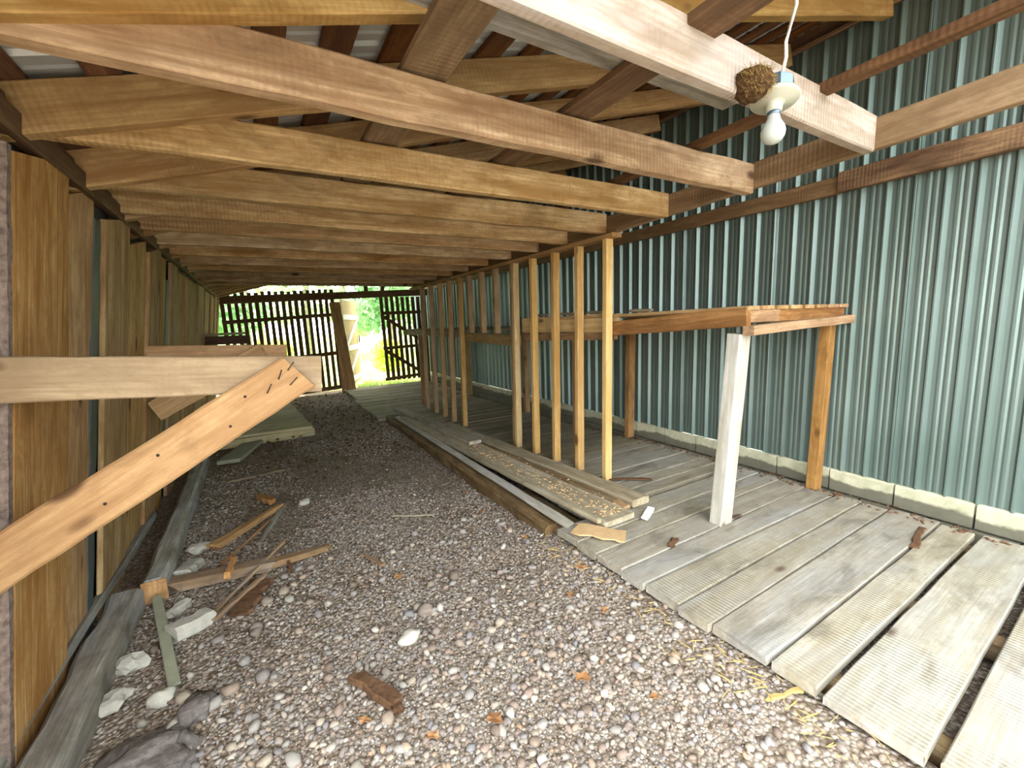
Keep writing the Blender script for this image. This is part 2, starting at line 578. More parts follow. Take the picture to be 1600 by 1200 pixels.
def rotz(a, loc=(0, 0, 0), tilt=0.0):
    return Matrix.Translation(loc) @ Matrix.Rotation(a, 4, 'Z') @ Matrix.Rotation(tilt, 4, 'Y')


# ================================================================== THE SETTING
Y_END = 10.6
X_WALL = 3.75


def ground_z(x, y):
    bank = 0.075 * min(1.0, max(0.0, (x - 1.15) / 0.45)) * (1.0 if y < 2.0 else max(0.0, 1 - (y - 2.0) / 1.2)) if y < 3.2 and x < 1.75 else 0.0
    return bank + 0.018 * noise.noise(Vector((x * 0.9, y * 0.9, 0.3))) + 0.008 * noise.noise(Vector((x * 3.1, y * 3.1, 4.3)))


# --- floor: beaten gravel between the log and the boardwalk
def build_floor():
    xs = np.linspace(-1.6, 3.95, 90)
    ys = np.concatenate([np.linspace(-5.0, 0.6, 24)[:-1], np.linspace(0.6, 5.0, 110)[:-1], np.linspace(5.0, 11.2, 60)])
    vs = [(x, y, ground_z(x, y) - (0.05 if x > 1.75 else 0.0)) for y in ys for x in xs]
    nx = len(xs)
    fs = [(j * nx + i, j * nx + i + 1, (j + 1) * nx + i + 1, (j + 1) * nx + i) for j in range(len(ys) - 1) for i in range(nx - 1)]
    o = link('floor', mesh('floor', vs, fs, True), M['ground'])
    return tag(o, kind='structure', label='grey gravel and brown dirt floor of the lean-to shed')


floor = build_floor()

# --- ceiling: roof sheets, strips, rafters, joists
ceiling = empty('ceiling', (0, 0, 0), kind='structure', label='timber lean-to roof of joists, rafters, strips and metal sheets')
SLOPE = 0.281
ROOF_Y0 = 0.0


def raf_z(x):      # underside of the rafters
    return 2.125 + SLOPE * (x + 0.6)


slope_vec = Vector((1, 0, SLOPE)).normalized()
slope_n = Vector((-SLOPE, 0, 1)).normalized()

joist_y = [0.97, 1.52, 2.10, 2.70, 3.20, 3.66, 4.2, 4.75, 5.3, 5.85, 6.45, 7.05, 7.65]
for i, y in enumerate(joist_y):
    zb, h, th = 2.155, 0.15, 0.062
    if i == 0:
        zb, th = 2.19, 0.048
    yl = y - (0.12 if i == 0 else 0.07 if i == 1 else 0.02)      # the nearest joists run a little askew
    jig = random.uniform(-0.012, 0.012) if i > 5 else 0
    board('joist', (-0.66, yl + th / 2 + jig, zb + h / 2 + (0.03 if i == 0 else 0) * 0), (2.448, y + th / 2 + jig, zb + h / 2),
          h, th, (0, 0, 1), M['joist_grey'] if i == 0 else M['joist'], ceiling, n=14, wob=0.004, ch=0.006, seed=100 + i)
for i, y in enumerate(joist_y + [8.25, 8.85, 9.45, 10.1]):
    if i == 0:
        continue
    yy = y - (0.075 if i == 1 else 0.045) if i < 4 else y + 0.062 + 0.04
    x0, x1 = -0.75, 3.69
    hd = 0.15
    p0 = Vector((x0, yy, raf_z(x0))) + slope_n * hd / 2
    p1 = Vector((x1, yy, raf_z(x1))) + slope_n * hd / 2
    board('rafter', p0, p1, hd, 0.06, (0, 0, 1), M['rafter'], ceiling, n=10, wob=0.003, seed=200 + i)
# strips along the roof
for k in range(19):
    s = -0.55 + k * 0.242
    base = Vector((0, 0, raf_z(0))) + slope_n * (0.15 + 0.013)
    q = base + slope_vec * (s / slope_vec.x * 1.0)
    y0, y1 = ROOF_Y0, 11.0
    sk = random.uniform(-0.03, 0.03)
    board('roof_strip', (q.x, y0, q.z), (q.x + sk, y1, q.z + sk * SLOPE), 0.115 + random.uniform(-0.015, 0.02), 0.025, slope_vec, M['purlin'],
          ceiling, n=8, wob=0.004, seed=300 + k)


def ribbed(width, length, pitch, rib_h, minor_h, name, first=0.02):
    """sheet lying in local X (along the ribs, length) and Y (across, width); ribs rise in +Z"""
    prof = []
    n = int(round(width / pitch))
    for k in range(n):
        y = k * pitch
        prof += [(y, 0.0), (y + 0.018, rib_h), (y + 0.026, rib_h), (y + 0.040, 0.0)]
        g = (pitch - 0.040) / 3
        for m in (1, 2):
            yc = y + 0.040 + g * m
            prof += [(yc - 0.017, 0.0), (yc - 0.006, minor_h), (yc + 0.006, minor_h), (yc + 0.017, 0.0)]
    prof.append((n * pitch, 0.0))
    prof.append((n * pitch + 0.010, rib_h * 0.8))
    vs, fs = [], []
    th = 0.0012
    xs = [0, length * 0.33, length * 0.67, length]
    for layer in (0, 1):
        for x in xs:
            for (y, z) in prof:
                vs.append((x, y, z - layer * th))
    m = len(prof)
    nl = m * len(xs)
    for i in range(len(xs) - 1):
        for j in range(m - 1):
            a = i * m + j
            fs.append((a, a + m, a + m + 1, a + 1))
            fs.append((nl + a, nl + a + 1, nl + a + m + 1, nl + a + m))
    return mesh(name, vs, fs)


# roof sheets: ribs run up the slope
roof_len = 4.93
rs = ribbed(0.90, roof_len, 0.225, 0.02, 0.006, 'roof_sheet')
rs.materials.append(M['roof_sheet'])
b0 = Vector((0, 0, raf_z(0))) + slope_n * (0.15 + 0.029)
for k in range(13):
    y = ROOF_Y0 - 0.05 + 0.87 * k
    if y > 10.6:
        break
    m = Matrix((slope_vec, Vector((0, 1, 0)), slope_n)).transposed().to_4x4()
    m.translation = b0 + slope_vec * (-0.98) + Vector((0, y, 0.002 * (k % 2)))
    link('roof_sheet', rs, None, m, ceiling)

# boards laid lengthwise on top of the joists
board('tie_board', (0.56, 0.6, 2.325), (0.60, 7.75, 2.325), 0.155, 0.03, (1, 0, 0), M['rim'], ceiling, n=10, wob=0.004, seed=41)
board('tie_board', (1.20, 0.6, 2.325), (1.24, 7.75, 2.325), 0.135, 0.03, (1, 0, 0), M['dark'], ceiling, n=10, wob=0.004, seed=42)
board('tie_board', (1.92, 0.3, 2.33), (2.10, 3.6, 2.33), 0.065, 0.035, (1, 0, 0), M['dark'], ceiling, n=6, wob=0.003, seed=43)
tag(board('loose_plank', (0.10, 1.10, 2.358), (1.78, 1.12, 2.358), 0.27, 0.03, (0, 1, 0), M['log'], None, n=6, wob=0.006, seed=44),
    'dark grey rough plank lying flat above the boards on top of the nearest joist', 'plank')
# rim board and thin plate at the right-hand ends of the joists
board('rim_board', (2.47, -0.4, 2.312), (2.47, 2.6, 2.213), 0.132, 0.045, (0, 0, 1), M['rim'], ceiling, n=10, wob=0.002, seed=45)
board('rim_board', (2.47, 2.605, 2.215), (2.47, 7.75, 2.21), 0.132, 0.045, (0, 0, 1), M['rim'], ceiling, n=10, wob=0.002, seed=46)
# left plate above the wall boards
board('plate', (-0.595, 0.5, 2.165), (-0.605, 10.6, 2.155), 0.075, 0.05, (0.135, 0, 1), M['dark'], ceiling, n=12, wob=0.006, seed=46)
board('plate', (-0.66, 0.5, 2.225), (-0.67, 10.6, 2.215), 0.13, 0.04, (1, 0, 0.1), M['dark'], ceiling, n=12, wob=0.008, seed=47)

# --- right wall: ribbed metal sheets over concrete blocks
wall_right = empty('wall_right', (X_WALL, 0, 0), kind='structure', label='ribbed grey-green metal wall on a concrete block footing')
wp = ribbed(0.882, 3.40, 0.147, 0.026, 0.0035, 'metal_panel')
wp.materials.append(M['metal_wall'])
for k in range(19):
    y = -5.0 + 0.882 * k + 0.045
    # local X up, local Y along +Y, local Z towards -X
    m = Matrix((Vector((0, 0, 1)), Vector((0, 1, 0)), Vector((-1, 0, 0)))).transposed().to_4x4()
    m.translation = Vector((X_WALL + 0.002 * (k % 2), y, 0.285 + random.uniform(-0.006, 0.006)))
    link('metal_panel', wp, None, m, wall_right)
blk = {}
y = -5.0
while y < 11.4:
    for zc, h in ((0.20, 0.17), (0.03, 0.16)):
        L = 0.40
        off = 0.0 if zc > 0.1 else 0.2
        key = (h, int(y * 7) % 3)
        if key not in blk:
            blk[key] = board_mesh(L - 0.012, 0.16, h, n=2, ch=0.012, wob=0.003, seed=key[1])
        m = Matrix((Vector((0, 1, 0)), Vector((-1, 0, 0)), Vector((0, 0, 1)))).transposed().to_4x4()
        m.translation = Vector((X_WALL + 0.05 + random.uniform(-0.004, 0.004), y + off, zc))
        link('concrete_block', blk[key], M['concrete'], m, wall_right)
    y += 0.40
board('girt', (X_WALL - 0.045, -0.6, 2.40), (X_WALL - 0.045, 1.66, 2.40), 0.135, 0.055, (0, 0, 1), M['girt'], wall_right, n=8, wob=0.005, seed=51)
board('girt', (X_WALL - 0.030, 1.665, 2.385), (X_WALL - 0.030, 10.8, 2.37), 0.12, 0.03, (0, 0, 1), M['rim'], wall_right, n=8, wob=0.003, seed=52)
board('ledger', (X_WALL - 0.035, -0.2, 3.49), (X_WALL - 0.035, 10.8, 3.49), 0.16, 0.04, (0, 0, 1), M['dark'], wall_right, n=8, wob=0.002, seed=53)
board('flashing', (X_WALL - 0.062, -0.2, 3.415), (X_WALL - 0.062, 10.8, 3.415), 0.03, 0.012, (0, 0, 1), M['rim'], wall_right, n=4, seed=54)


# --- left wall: leaning boards over dark sheeting
LEAN = Vector((0.135, 0, 1)).normalized()


def lw(y, z, off=0.0):          # point on the inner face of the leaning left wall
    return Vector((-0.88 + 0.135 * z + off, y, z))


cl_v, cl_f = [], []
for layer in (0, 1):
    for (y, z) in ((0.9, -0.25), (10.65, -0.25), (10.65, 2.16), (0.9, 2.16)):
        cl_v.append(lw(y, z, -0.055 - 0.01 * layer))
wall_left = link('wall_left', mesh('wall_left', cl_v, [(0, 1, 2, 3), (7, 6, 5, 4), (0, 4, 5, 1), (1, 5, 6, 2), (2, 6, 7, 3), (3, 7, 4, 0)]), M['cladding'])
tag(wall_left, kind='structure', label='leaning left wall of amber vertical boards over dark sheeting')
edges = [(0.95, 1.25), (1.28, 1.62), (1.64, 1.94), (2.00, 2.475), (2.51, 2.83), (2.985, 3.46), (3.48, 3.96), (3.98, 4.42), (4.44, 4.76), (4.92, 5.31),
         (5.33, 5.88), (5.90, 6.52), (6.55, 6.95), (6.98, 7.35), (7.38, 7.8), (7.83, 8.24), (8.27, 8.7), (8.74, 9.1), (9.13, 9.5), (9.55, 9.9), (9.93, 10.25), (10.28, 10.58)]
for i, (a, b) in enumerate(edges):
    top, bot = 2.10 + random.uniform(-0.03, 0.02), -0.02 + random.uniform(-0.06, 0.03)
    if i in (3, 4, 5):
        top = 2.12
    yc, w = (a + b) / 2, b - a
    off = (-0.022, -0.004, -0.016, 0.0)[i % 4] - 0.006
    wan = 0.030 if i in (4, 9) else 0.0
    o = board('board', lw(yc, bot, off), lw(yc + random.uniform(-0.01, 0.01), top, off), w, 0.026, (0, -1, 0), M['wall_board'], wall_left,
              n=16 if wan else 8, wob=0.003, waney=wan, end_skew=(0.05, -0.10 if i < 8 else 0.0), seed=400 + i)
# strip of bark left on the nearest boards' edges
board('bark_edge', lw(1.965, -0.05, -0.01), lw(1.962, 2.08, -0.01), 0.05, 0.04, (0, 1, 0), M['bark'], wall_left, n=34, wob=0.006, ch=0.014, seed=61)
board('bark_edge', lw(2.84, -0.02, -0.02), lw(2.90, 2.05, -0.02), 0.10, 0.02, (0, 1, 0), M['cladding'], wall_left, n=18, wob=0.010, seed=62)
board('bark_edge', lw(4.83, 0.6, -0.02), lw(4.85, 1.95, -0.02), 0.10, 0.02, (0, 1, 0), M['cladding'], wall_left, n=10, wob=0.012, seed=63)

# --- back wall: header and dark slats
wall_back = empty('wall_back', (0, Y_END, 0), kind='structure', label='far end wall of dark upright slats under a header beam')
board('header', (-0.62, Y_END - 0.02, 2.10), (3.72, Y_END - 0.02, 2.275), 0.155, 0.05, (0, 0, 1), M['dark'], wall_back, n=8, seed=71)
k = 0
x = -0.56
while x < 1.56:
    top = 2.25 + 0.04 * (x + 0.5) + random.uniform(-0.02, 0.02)
    board('slat', (x + 0.025 + random.uniform(-.006, .006), Y_END + 0.03, 0.10 - 0.05 * (x < 1)), (x - 0.01, Y_END + 0.03, top), 0.074 + random.uniform(-0.007, 0.007), 0.022,
          (1, 0, 0), M['slat'], wall_back, n=4, wob=0.003, seed=720 + k)
    x += 0.1225
    k += 1
board('batten', (-0.6, Y_END + 0.005, 1.66), (1.60, Y_END + 0.005, 1.78), 0.075, 0.03, (0, 0, 1), M['dark'], wall_back, n=4, seed=73)
board('batten', (-0.6, Y_END + 0.005, 0.78), (1.62, Y_END + 0.005, 0.92), 0.085, 0.03, (0, 0, 1), M['dark'], wall_back, n=4, seed=74)
board('batten', (0.2, Y_END + 0.005, 0.06), (1.66, Y_END + 0.005, 0.14), 0.09, 0.035, (0, 0, 1), M['dark'], wall_back, n=4, seed=75)
board('door_post', (1.60, Y_END - 0.02, -0.02), (1.58, Y_END - 0.02, 2.05), 0.10, 0.06, (1, 0, 0), M['shelf'], wall_back, n=4, seed=76)
board('door_post', (3.62, Y_END - 0.0, 0.0), (3.62, Y_END - 0.0, 2.2), 0.12, 0.06, (1, 0, 0), M['dark'], wall_back, n=4, seed=77)
for xx, s in ((2.26, 0.0), (2.62, 0.10)):
    board('hanger', (xx, Y_END - 0.02, 2.22), (xx + s * 0.4, Y_END - 0.02, 2.50), 0.09, 0.035, (1, 0, 0), M['dark'], wall_back, n=2, seed=int(xx * 100))

# --- the two door leaves in the far doorway
h0, h1 = Vector((1.70, 10.72, 0)), Vector((2.30, 12.20, 0))
ddir = (h1 - h0).normalized()
dn = Vector((-ddir.y, ddir.x, 0))
door_1 = empty('door_1', h0, kind='structure', label='pale boarded door leaf with white Z battens standing open outside')
nb = 11
Lw = (h1 - h0).length
for i in range(nb):
    c = h0 + ddir * (Lw * (i + 0.5) / nb)
    board('board', c + Vector((0, 0, 0.08)), c + Vector((0, 0, 2.12)), Lw / nb - 0.006, 0.02, ddir, M['door_leaf'], door_1, n=2, seed=800 + i)
off = dn * -0.025
for z in (0.22, 0.98, 1.72):
    board('batten', h0 + off + Vector((0, 0, z)), h1 + off + Vector((0, 0, z)), 0.12, 0.025, (0, 0, 1), M['door_white'], door_1, n=2, seed=820)
for z0, z1 in ((0.30, 0.92), (1.04, 1.66)):
    board('diagonal', h0 + ddir * 0.2 + off + Vector((0, 0, z0)), h1 - ddir * 0.06 + off + Vector((0, 0, z1)), 0.10, 0.024, (0, 0, 1), M['door_white'], door_1, n=2, seed=823)
board('handle', h1 - ddir * 0.08 - dn * 0.05 + Vector((0, 0, 1.08)), h1 - ddir * 0.08 - dn * 0.05 + Vector((0, 0, 1.26)), 0.04, 0.03, ddir, M['nail'], door_1, n=2, seed=830)

door_2 = empty('door_2', (3.55, Y_END + 0.05, 0), kind='structure', label='dark slatted door leaf closed beside the metal wall')
for i in range(8):
    x = 2.60 + 0.128 * i
    board('slat', (x + 0.05, Y_END + 0.06, 0.16), (x, Y_END + 0.06, 2.17), 0.082, 0.022, (1, 0, 0), M['slat'], door_2, n=3, wob=0.003, seed=840 + i)
for z, dz in ((0.20, 0.06), (0.95, 0.03), (1.78, 0.02)):
    board('batten', (2.57, Y_END + 0.035, z), (3.55, Y_END + 0.035, z + dz), 0.075, 0.025, (0, 0, 1), M['dark'], door_2, n=2, seed=850)
for a, b in (((2.60, 1.72), (3.5, 1.12)), ((2.62, 0.9), (3.5, 0.30))):
    board('diagonal', (a[0], Y_END + 0.036, a[1]), (b[0], Y_END + 0.036, b[1]), 0.08, 0.024, (0, 0, 1), M['dark'], door_2, n=2, seed=853)

# ================================================================== OUTSIDE
lawn_v, lawn_f = [], []
gx = np.linspace(-30, 40, 50)
gy = np.linspace(11.0, 60, 36)
for yy in gy:
    for xx in gx:
        lawn_v.append((xx, yy, -0.02 + 0.12 * noise.noise(Vector((xx * .15, yy * .15, 0))) * min(1, (yy - 11) / 6) + 0.012 * (yy - 11)))
n = len(gx)
lawn_f = [(j * n + i, j * n + i + 1, (j + 1) * n + i + 1, (j + 1) * n + i) for j in range(len(gy) - 1) for i in range(n - 1)]
lawn = tag(link('lawn', mesh('lawn', lawn_v, lawn_f, True), M['lawn']), kind='structure', label='sunlit lawn beyond the far doorway')
yard_v = [(-30, -30, -0.06), (40, -30, -0.06), (40, 11.05, -0.06), (-30, 11.05, -0.06)]
yard = tag(link('ground', mesh('yard', yard_v, [(0, 1, 2, 3)]), M['ground']), kind='structure', label='gravel yard around the shed')

# grass blades near the doorway
nbl = 9000
bx = rng.uniform(-1.0, 6.5, nbl)
by = 10.95 + rng.random(nbl) ** 1.5 * 9.0
V = np.zeros((nbl, 3, 3))
h = rng.uniform(0.04, 0.12, nbl)
an = rng.uniform(0, math.pi, nbl)
V[:, 0] = np.stack([bx - np.cos(an) * .012, by - np.sin(an) * .012, np.zeros(nbl) - 0.03], 1)
V[:, 1] = np.stack([bx + np.cos(an) * .012, by + np.sin(an) * .012, np.zeros(nbl) - 0.03], 1)
V[:, 2] = np.stack([bx + rng.normal(0, .03, nbl), by + rng.normal(0, .03, nbl), h + 0.012 * (by - 11)], 1)
gm = bpy.data.meshes.new('grass')
gm.from_pydata(V.reshape(-1, 3).tolist(), [], np.arange(nbl * 3).reshape(-1, 3).tolist())
tag(link('grass', gm, M['grass']), 'bright green grass just outside the far doorway', 'grass', kind='stuff')


def foliage_mesh(blobs, count, size, R):
    """leaf quads scattered through ellipsoids"""
    tot = sum(b[3] ** 2 for b in blobs)
    vs = []
    for (cx, cy, cz, r) in blobs:
        k = int(count * r * r / tot)
        d = R.normal(size=(k, 3))
        d /= np.linalg.norm(d, axis=1)[:, None]
        rad = r * (0.35 + 0.65 * R.random(k) ** 0.5)
        p = np.array([cx, cy, cz]) + d * rad[:, None] * np.array([1, 1, 0.85])
        a = R.normal(size=(k, 3))
        a /= np.linalg.norm(a, axis=1)[:, None]
        b = np.cross(a, R.normal(size=(k, 3)))
        b /= np.linalg.norm(b, axis=1)[:, None]
        s = size * R.uniform(0.6, 1.3, k)[:, None]
        vs.append(np.stack([p - a * s, p + b * s * 0.55, p + a * s, p - b * s * 0.55], 1))
    V = np.concatenate(vs).reshape(-1, 3)
    me = bpy.data.meshes.new('foliage')
    nq = len(V) // 4
    me.vertices.add(nq * 4)
    me.vertices.foreach_set('co', V.astype(np.float32).ravel())
    me.loops.add(nq * 4)
    me.loops.foreach_set('vertex_index', np.arange(nq * 4, dtype=np.int32))
    me.polygons.add(nq)
    me.polygons.foreach_set('loop_start', np.arange(0, nq * 4, 4, dtype=np.int32))
    me.polygons.foreach_set('loop_total', np.full(nq, 4, dtype=np.int32))
    me.update()
    me.validate()
    return me


def tree(x, y, h, r, mat, label, seed, leaves=5000, low=0.25):
    R = np.random.default_rng(seed)
    t = empty('tree', (x, y, 0), label=label, cat='tree', group='trees beyond the far doorway')
    lean = R.uniform(-0.3, 0.3)
    pts = [(x, y, -0.2), (x + lean * .3, y, h * 0.3), (x + lean * .7, y, h * 0.6), (x + lean, y, h * 0.92)]
    tube('trunk', pts, 0.1, M['trunk'], t, 8, True, [r * 0.075, r * 0.06, r * 0.045, 0.02])
    for k in range(5):
        a = R.uniform(0, 6.28)
        z = h * (low + 0.1 + 0.11 * k)
        s = Vector((x + lean * z / h, y, z))
        tube('branch', [s, s + Vector((math.cos(a) * r * .4, math.sin(a) * r * .4, r * .25)), s + Vector((math.cos(a) * r * .8, math.sin(a) * r * .8, r * .35))],
             0.03, M['trunk'], t, 6, True, [r * .025, r * .018, .01])
    blobs = []
    for k in range(11):
        z = h * (low + (1 - low) * R.random())
        rr = r * (0.9 - 0.55 * abs((z / h) - 0.55))
        a = R.uniform(0, 6.28)
        blobs.append((lean * z / h + math.cos(a) * rr * .55, math.sin(a) * rr * .55, z, rr * R.uniform(0.4, 0.65)))
    link('foliage', foliage_mesh(blobs, leaves, 0.10 + 0.012 * r, R), mat, Matrix.Translation((x, y, 0)), t)
    return t


tree_specs = [(-3.2, 17.5, 7, 2.1, 'leaf_green', 'pale green tree behind the slats at the left end of the far wall'),
              (-0.4, 19.0, 8, 2.3, 'leaf_deep', 'darker green tree behind the middle of the far slats'),
              (2.0, 21.5, 9, 2.3, 'leaf_green', 'tall pale tree behind the leaning plank and open door'),
              (4.0, 23.5, 9, 2.2, 'leaf_green', 'tall pale tree straight through the far doorway'),
              (5.2, 19.5, 8, 2.0, 'leaf_deep', 'darker green tree at the right of the far doorway'),
              (7.4, 22.0, 9, 2.5, 'leaf_green', 'pale tree behind the slatted door leaf'),
              (0.2, 35.0, 13, 3.2, 'leaf_deep', 'tall darker tree far behind the slats'),
              (6.0, 36.0, 14, 3.2, 'leaf_deep', 'tallest dark tree far back in the doorway view'),
              (-4.5, 27.0, 11, 3.0, 'leaf_deep', 'far dark tree left of the slatted wall view'),
              (12.0, 35.0, 13, 3.0, 'leaf_green', 'far pale tree behind the right door leaf'),
              (-6.5, 20.0, 8, 2.4, 'leaf_green', 'pale tree outside left of the shed end'),
              (11.0, 24.0, 9, 2.6, 'leaf_deep', 'dark tree beyond the corner of the metal building')]
for i, (x, y, h, r, mt, lb) in enumerate(tree_specs):
    tree(x, y, h, r, M[mt], lb, 50 + i, 4500 if y < 25 else 4000, 0.12 if i % 2 else 0.2)


def bush(x, y, r, mat, label, seed):
    R = np.random.default_rng(seed)
    t = empty('bush', (x, y, 0), label=label, cat='bush')
    for k in range(4):
        a = R.uniform(0, 6.28)
        tube('stem', [(x, y, -0.05), (x + math.cos(a) * r * .3, y + math.sin(a) * r * .3, r * .6), (x + math.cos(a) * r * .5, y + math.sin(a) * r * .5, r * 1.1)],
             0.02, M['trunk'], t, 6, True, [.02, .015, .006])
    blobs = [(R.uniform(-.5, .5) * r, R.uniform(-.5, .5) * r, r * R.uniform(.4, 1.3), r * R.uniform(.4, .7)) for _ in range(7)]
    link('foliage', foliage_mesh(blobs, 2200, 0.06, R), mat, Matrix.Translation((x, y, 0)), t)


bush(3.55, 14.3, 0.62, M['leaf_yellow'], 'yellow green bush beside the slatted door leaf outside', 91)
bush(0.3, 15.0, 0.7, M['leaf_yellow'], 'yellow green bush low behind the slats', 92)
bush(5.8, 15.5, 0.8, M['leaf_green'], 'green bush behind the right part of the slatted door', 93)

# ================================================================== THE BOARDWALK
deck = empty('plank_boardwalk', (1.6, 0, 0), label='long weathered plank boardwalk running beside the metal wall', cat='boardwalk')


def deck_z(y):
    pts = [(-3, 0.13), (2.9, 0.13), (5.2, 0.04), (8.0, 0.03), (9.6, 0.08), (12, 0.08)]
    for (a, za), (b, zb) in zip(pts, pts[1:]):
        if y <= b:
            return za + (zb - za) * (y - a) / (b - a)
    return 0.08


near = [(-2.36, -2.02, -2.36, -2.0), (-1.98, -1.66, -1.97, -1.64), (-1.62, -1.28, -1.6, -1.25), (-1.24, -0.9, -1.22, -0.86), (-0.86, -0.46, -0.82, -0.42), (-0.43, -0.022, -0.38, 0.062),
        (0.0, 0.362, 0.09, 0.475), (0.395, 0.672, 0.515, 0.738), (0.697, 0.858, 0.765, 0.917), (0.869, 1.105, 0.932, 1.18), (1.115, 1.275, 1.19, 1.335),
        (1.285, 1.475, 1.35, 1.50), (1.49, 1.635, 1.515, 1.70), (1.645, 1.835, 1.71, 1.90), (1.845, 2.0, 1.91, 2.08), (2.01, 2.22, 2.09, 2.27)]
TH = 0.042
for i, (a0, a1, b0_, b1) in enumerate(near):
    xl = 1.58 + 0.055 * max(0, 1.5 - a0) + random.uniform(-0.008, 0.008)
    xr = 3.66 - random.uniform(0, 0.04)
    if i == 11:
        xr = 3.64
    y0, y1 = (a0 + a1) / 2, (b0_ + b1) / 2
    w0, w1 = a1 - a0, b1 - b0_
    o = board('plank', (xl, y0, 0.13 - TH / 2 + random.uniform(-0.004, 0.003)), (xr, y1, 0.13 - TH / 2 + random.uniform(-0.004, 0.003)), w0, TH, (0, 1, 0), M['deck'], deck,
              n=8, taper=1 - w1 / w0, wob=0.003, ch=0.005, jag=0.012, cup=0.004, seed=900 + i)
y = 2.30
k = 0
while y < 10.55:
    w = random.uniform(0.13, 0.24)
    w = min(w, 10.62 - y)
    yc = y + w / 2
    covered = 2.3 < yc < 6.9
    xl = 1.86 if covered else 1.52 + random.uniform(-0.02, 0.02)
    if yc > 9.0:
        xl += 0.05
    z = deck_z(yc) - TH / 2 + random.uniform(-0.006, 0.004)
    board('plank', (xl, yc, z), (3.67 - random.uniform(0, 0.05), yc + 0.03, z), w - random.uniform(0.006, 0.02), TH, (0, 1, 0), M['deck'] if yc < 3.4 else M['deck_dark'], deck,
          n=5, wob=0.003, jag=0.01, seed=950 + k)
    y += w
    k += 1
for x in (1.80, 2.6, 3.5):
    board('bearer', (x, -2.3, 0.045), (x, 3.0, 0.045), 0.085, 0.08, (1, 0, 0), M['rotten'], deck, n=6, wob=0.006, seed=int(x * 100))
    board('bearer', (x, 3.02, -0.03), (x, 10.5, -0.03), 0.085, 0.06, (1, 0, 0), M['rotten'], deck, n=6, wob=0.006, seed=int(x * 100) + 1)

# ================================================================== STUD PARTITION
studs = empty('stud_partition', (2.45, 2.65, 0), label='row of bare pine studs standing along the boardwalk', cat='partition')
board('top_plate', (2.46, 2.60, 2.128), (2.46, 7.75, 2.118), 0.10, 0.035, (1, 0, 0), M['stud_old'], studs, n=6, seed=81)
full = [(2.70, 'stud'), (3.06, 'stud'), (3.41, 'stud'), (3.79, 'stud'), (4.15, 'stud'), (5.63, 'stud_old'), (6.02, 'stud_old'), (6.40, 'stud_old'), (6.80, 'stud_old'), (7.22, 'stud_old')]
for i, (y, mt) in enumerate(full):
    zb = deck_z(y)
    board('stud', (2.44 + random.uniform(-.012, .006), y, zb), (2.46, y, 2.11), 0.07, 0.05, (1, 0, 0), M[mt], studs, n=6, wob=0.0015, seed=860 + i)
board('stud', (2.44, 4.22, 0.08), (2.46, 4.20, 2.11), 0.06, 0.04, (1, 0, 0), M['stud_old'], studs, n=6, wob=0.0015, seed=875)
for i, y in enumerate((4.60, 4.97, 5.32)):
    board('stud', (2.46, y, 1.36), (2.46, y, 2.11), 0.07, 0.05, (1, 0, 0), M['stud_old'], studs, n=4, wob=0.0015, seed=880 + i)

# ================================================================== SLATTED SHELF
shelf = empty('slatted_shelf', (2.5, 1.6, 0.13), label='long slatted timber shelf on posts against the metal wall', cat='shelf')
# near section
nsl = 8
for i in range(nsl):
    x = 2.565 + i * 0.157
    board('slat', (x, 1.555, 1.528), (x, 3.55, 1.500), 0.128 + random.uniform(-0.012, 0.012), 0.024, (1, 0, 0), M['slat_end'], shelf, n=5, wob=0.003, jag=0.006, seed=500 + i)
board('front_rail', (2.520, 1.56, 1.476), (2.520, 2.72, 1.408), 0.115, 0.045, (0, 0, 1), M['shelf'], shelf, n=6, wob=0.003, seed=511)
board('front_rail', (2.535, 2.66, 1.455), (2.535, 4.12, 1.445), 0.15, 0.04, (0, 0, 1), M['stud'], shelf, n=6, wob=0.004, seed=512)
board('front_rail', (2.545, 2.70, 1.355), (2.545, 4.12, 1.315), 0.075, 0.04, (0, 0, 1), M['shelf'], shelf, n=6, wob=0.003, seed=513)
board('end_rail', (2.515, 1.585, 1.478), (2.86, 1.585, 1.478), 0.078, 0.035, (0, 0, 1), M['shelf'], shelf, n=3, wob=0.001, seed=514)
board('end_rail', (2.865, 1.590, 1.478), (3.70, 1.590, 1.482), 0.078, 0.035, (0, 0, 1), M['shelf'], shelf, n=3, wob=0.001, seed=515)
board('ledger', (2.50, 1.545, 1.395), (3.72, 1.545, 1.432), 0.055, 0.07, (0, 0, 1), M['slat_end'], shelf, n=4, wob=0.002, seed=516)
board('leg', (2.53, 1.70, 0.13), (2.545, 1.63, 1.375), 0.115, 0.085, (1, 0, 0), M['post_grey'], shelf, n=6, wob=0.002, seed=517)
board('leg', (3.62, 1.66, 0.13), (3.63, 1.64, 1.40), 0.085, 0.075, (1, 0, 0), M['shelf'], shelf, n=6, wob=0.002, seed=518)
board('leg', (3.64, 3.64, 0.11), (3.64, 3.62, 1.44), 0.09, 0.07, (1, 0, 0), M['shelf'], shelf, n=5, wob=0.002, seed=519)
board('leg', (2.55, 3.22, 0.12), (2.55, 3.22, 1.34), 0.07, 0.06, (1, 0, 0), M['stud_old'], shelf, n=5, wob=0.002, seed=520)
board('back_rail', (3.69, 1.6, 1.47), (3.69, 3.7, 1.46), 0.09, 0.035, (0, 0, 1), M['shelf'], shelf, n=3, seed=521)
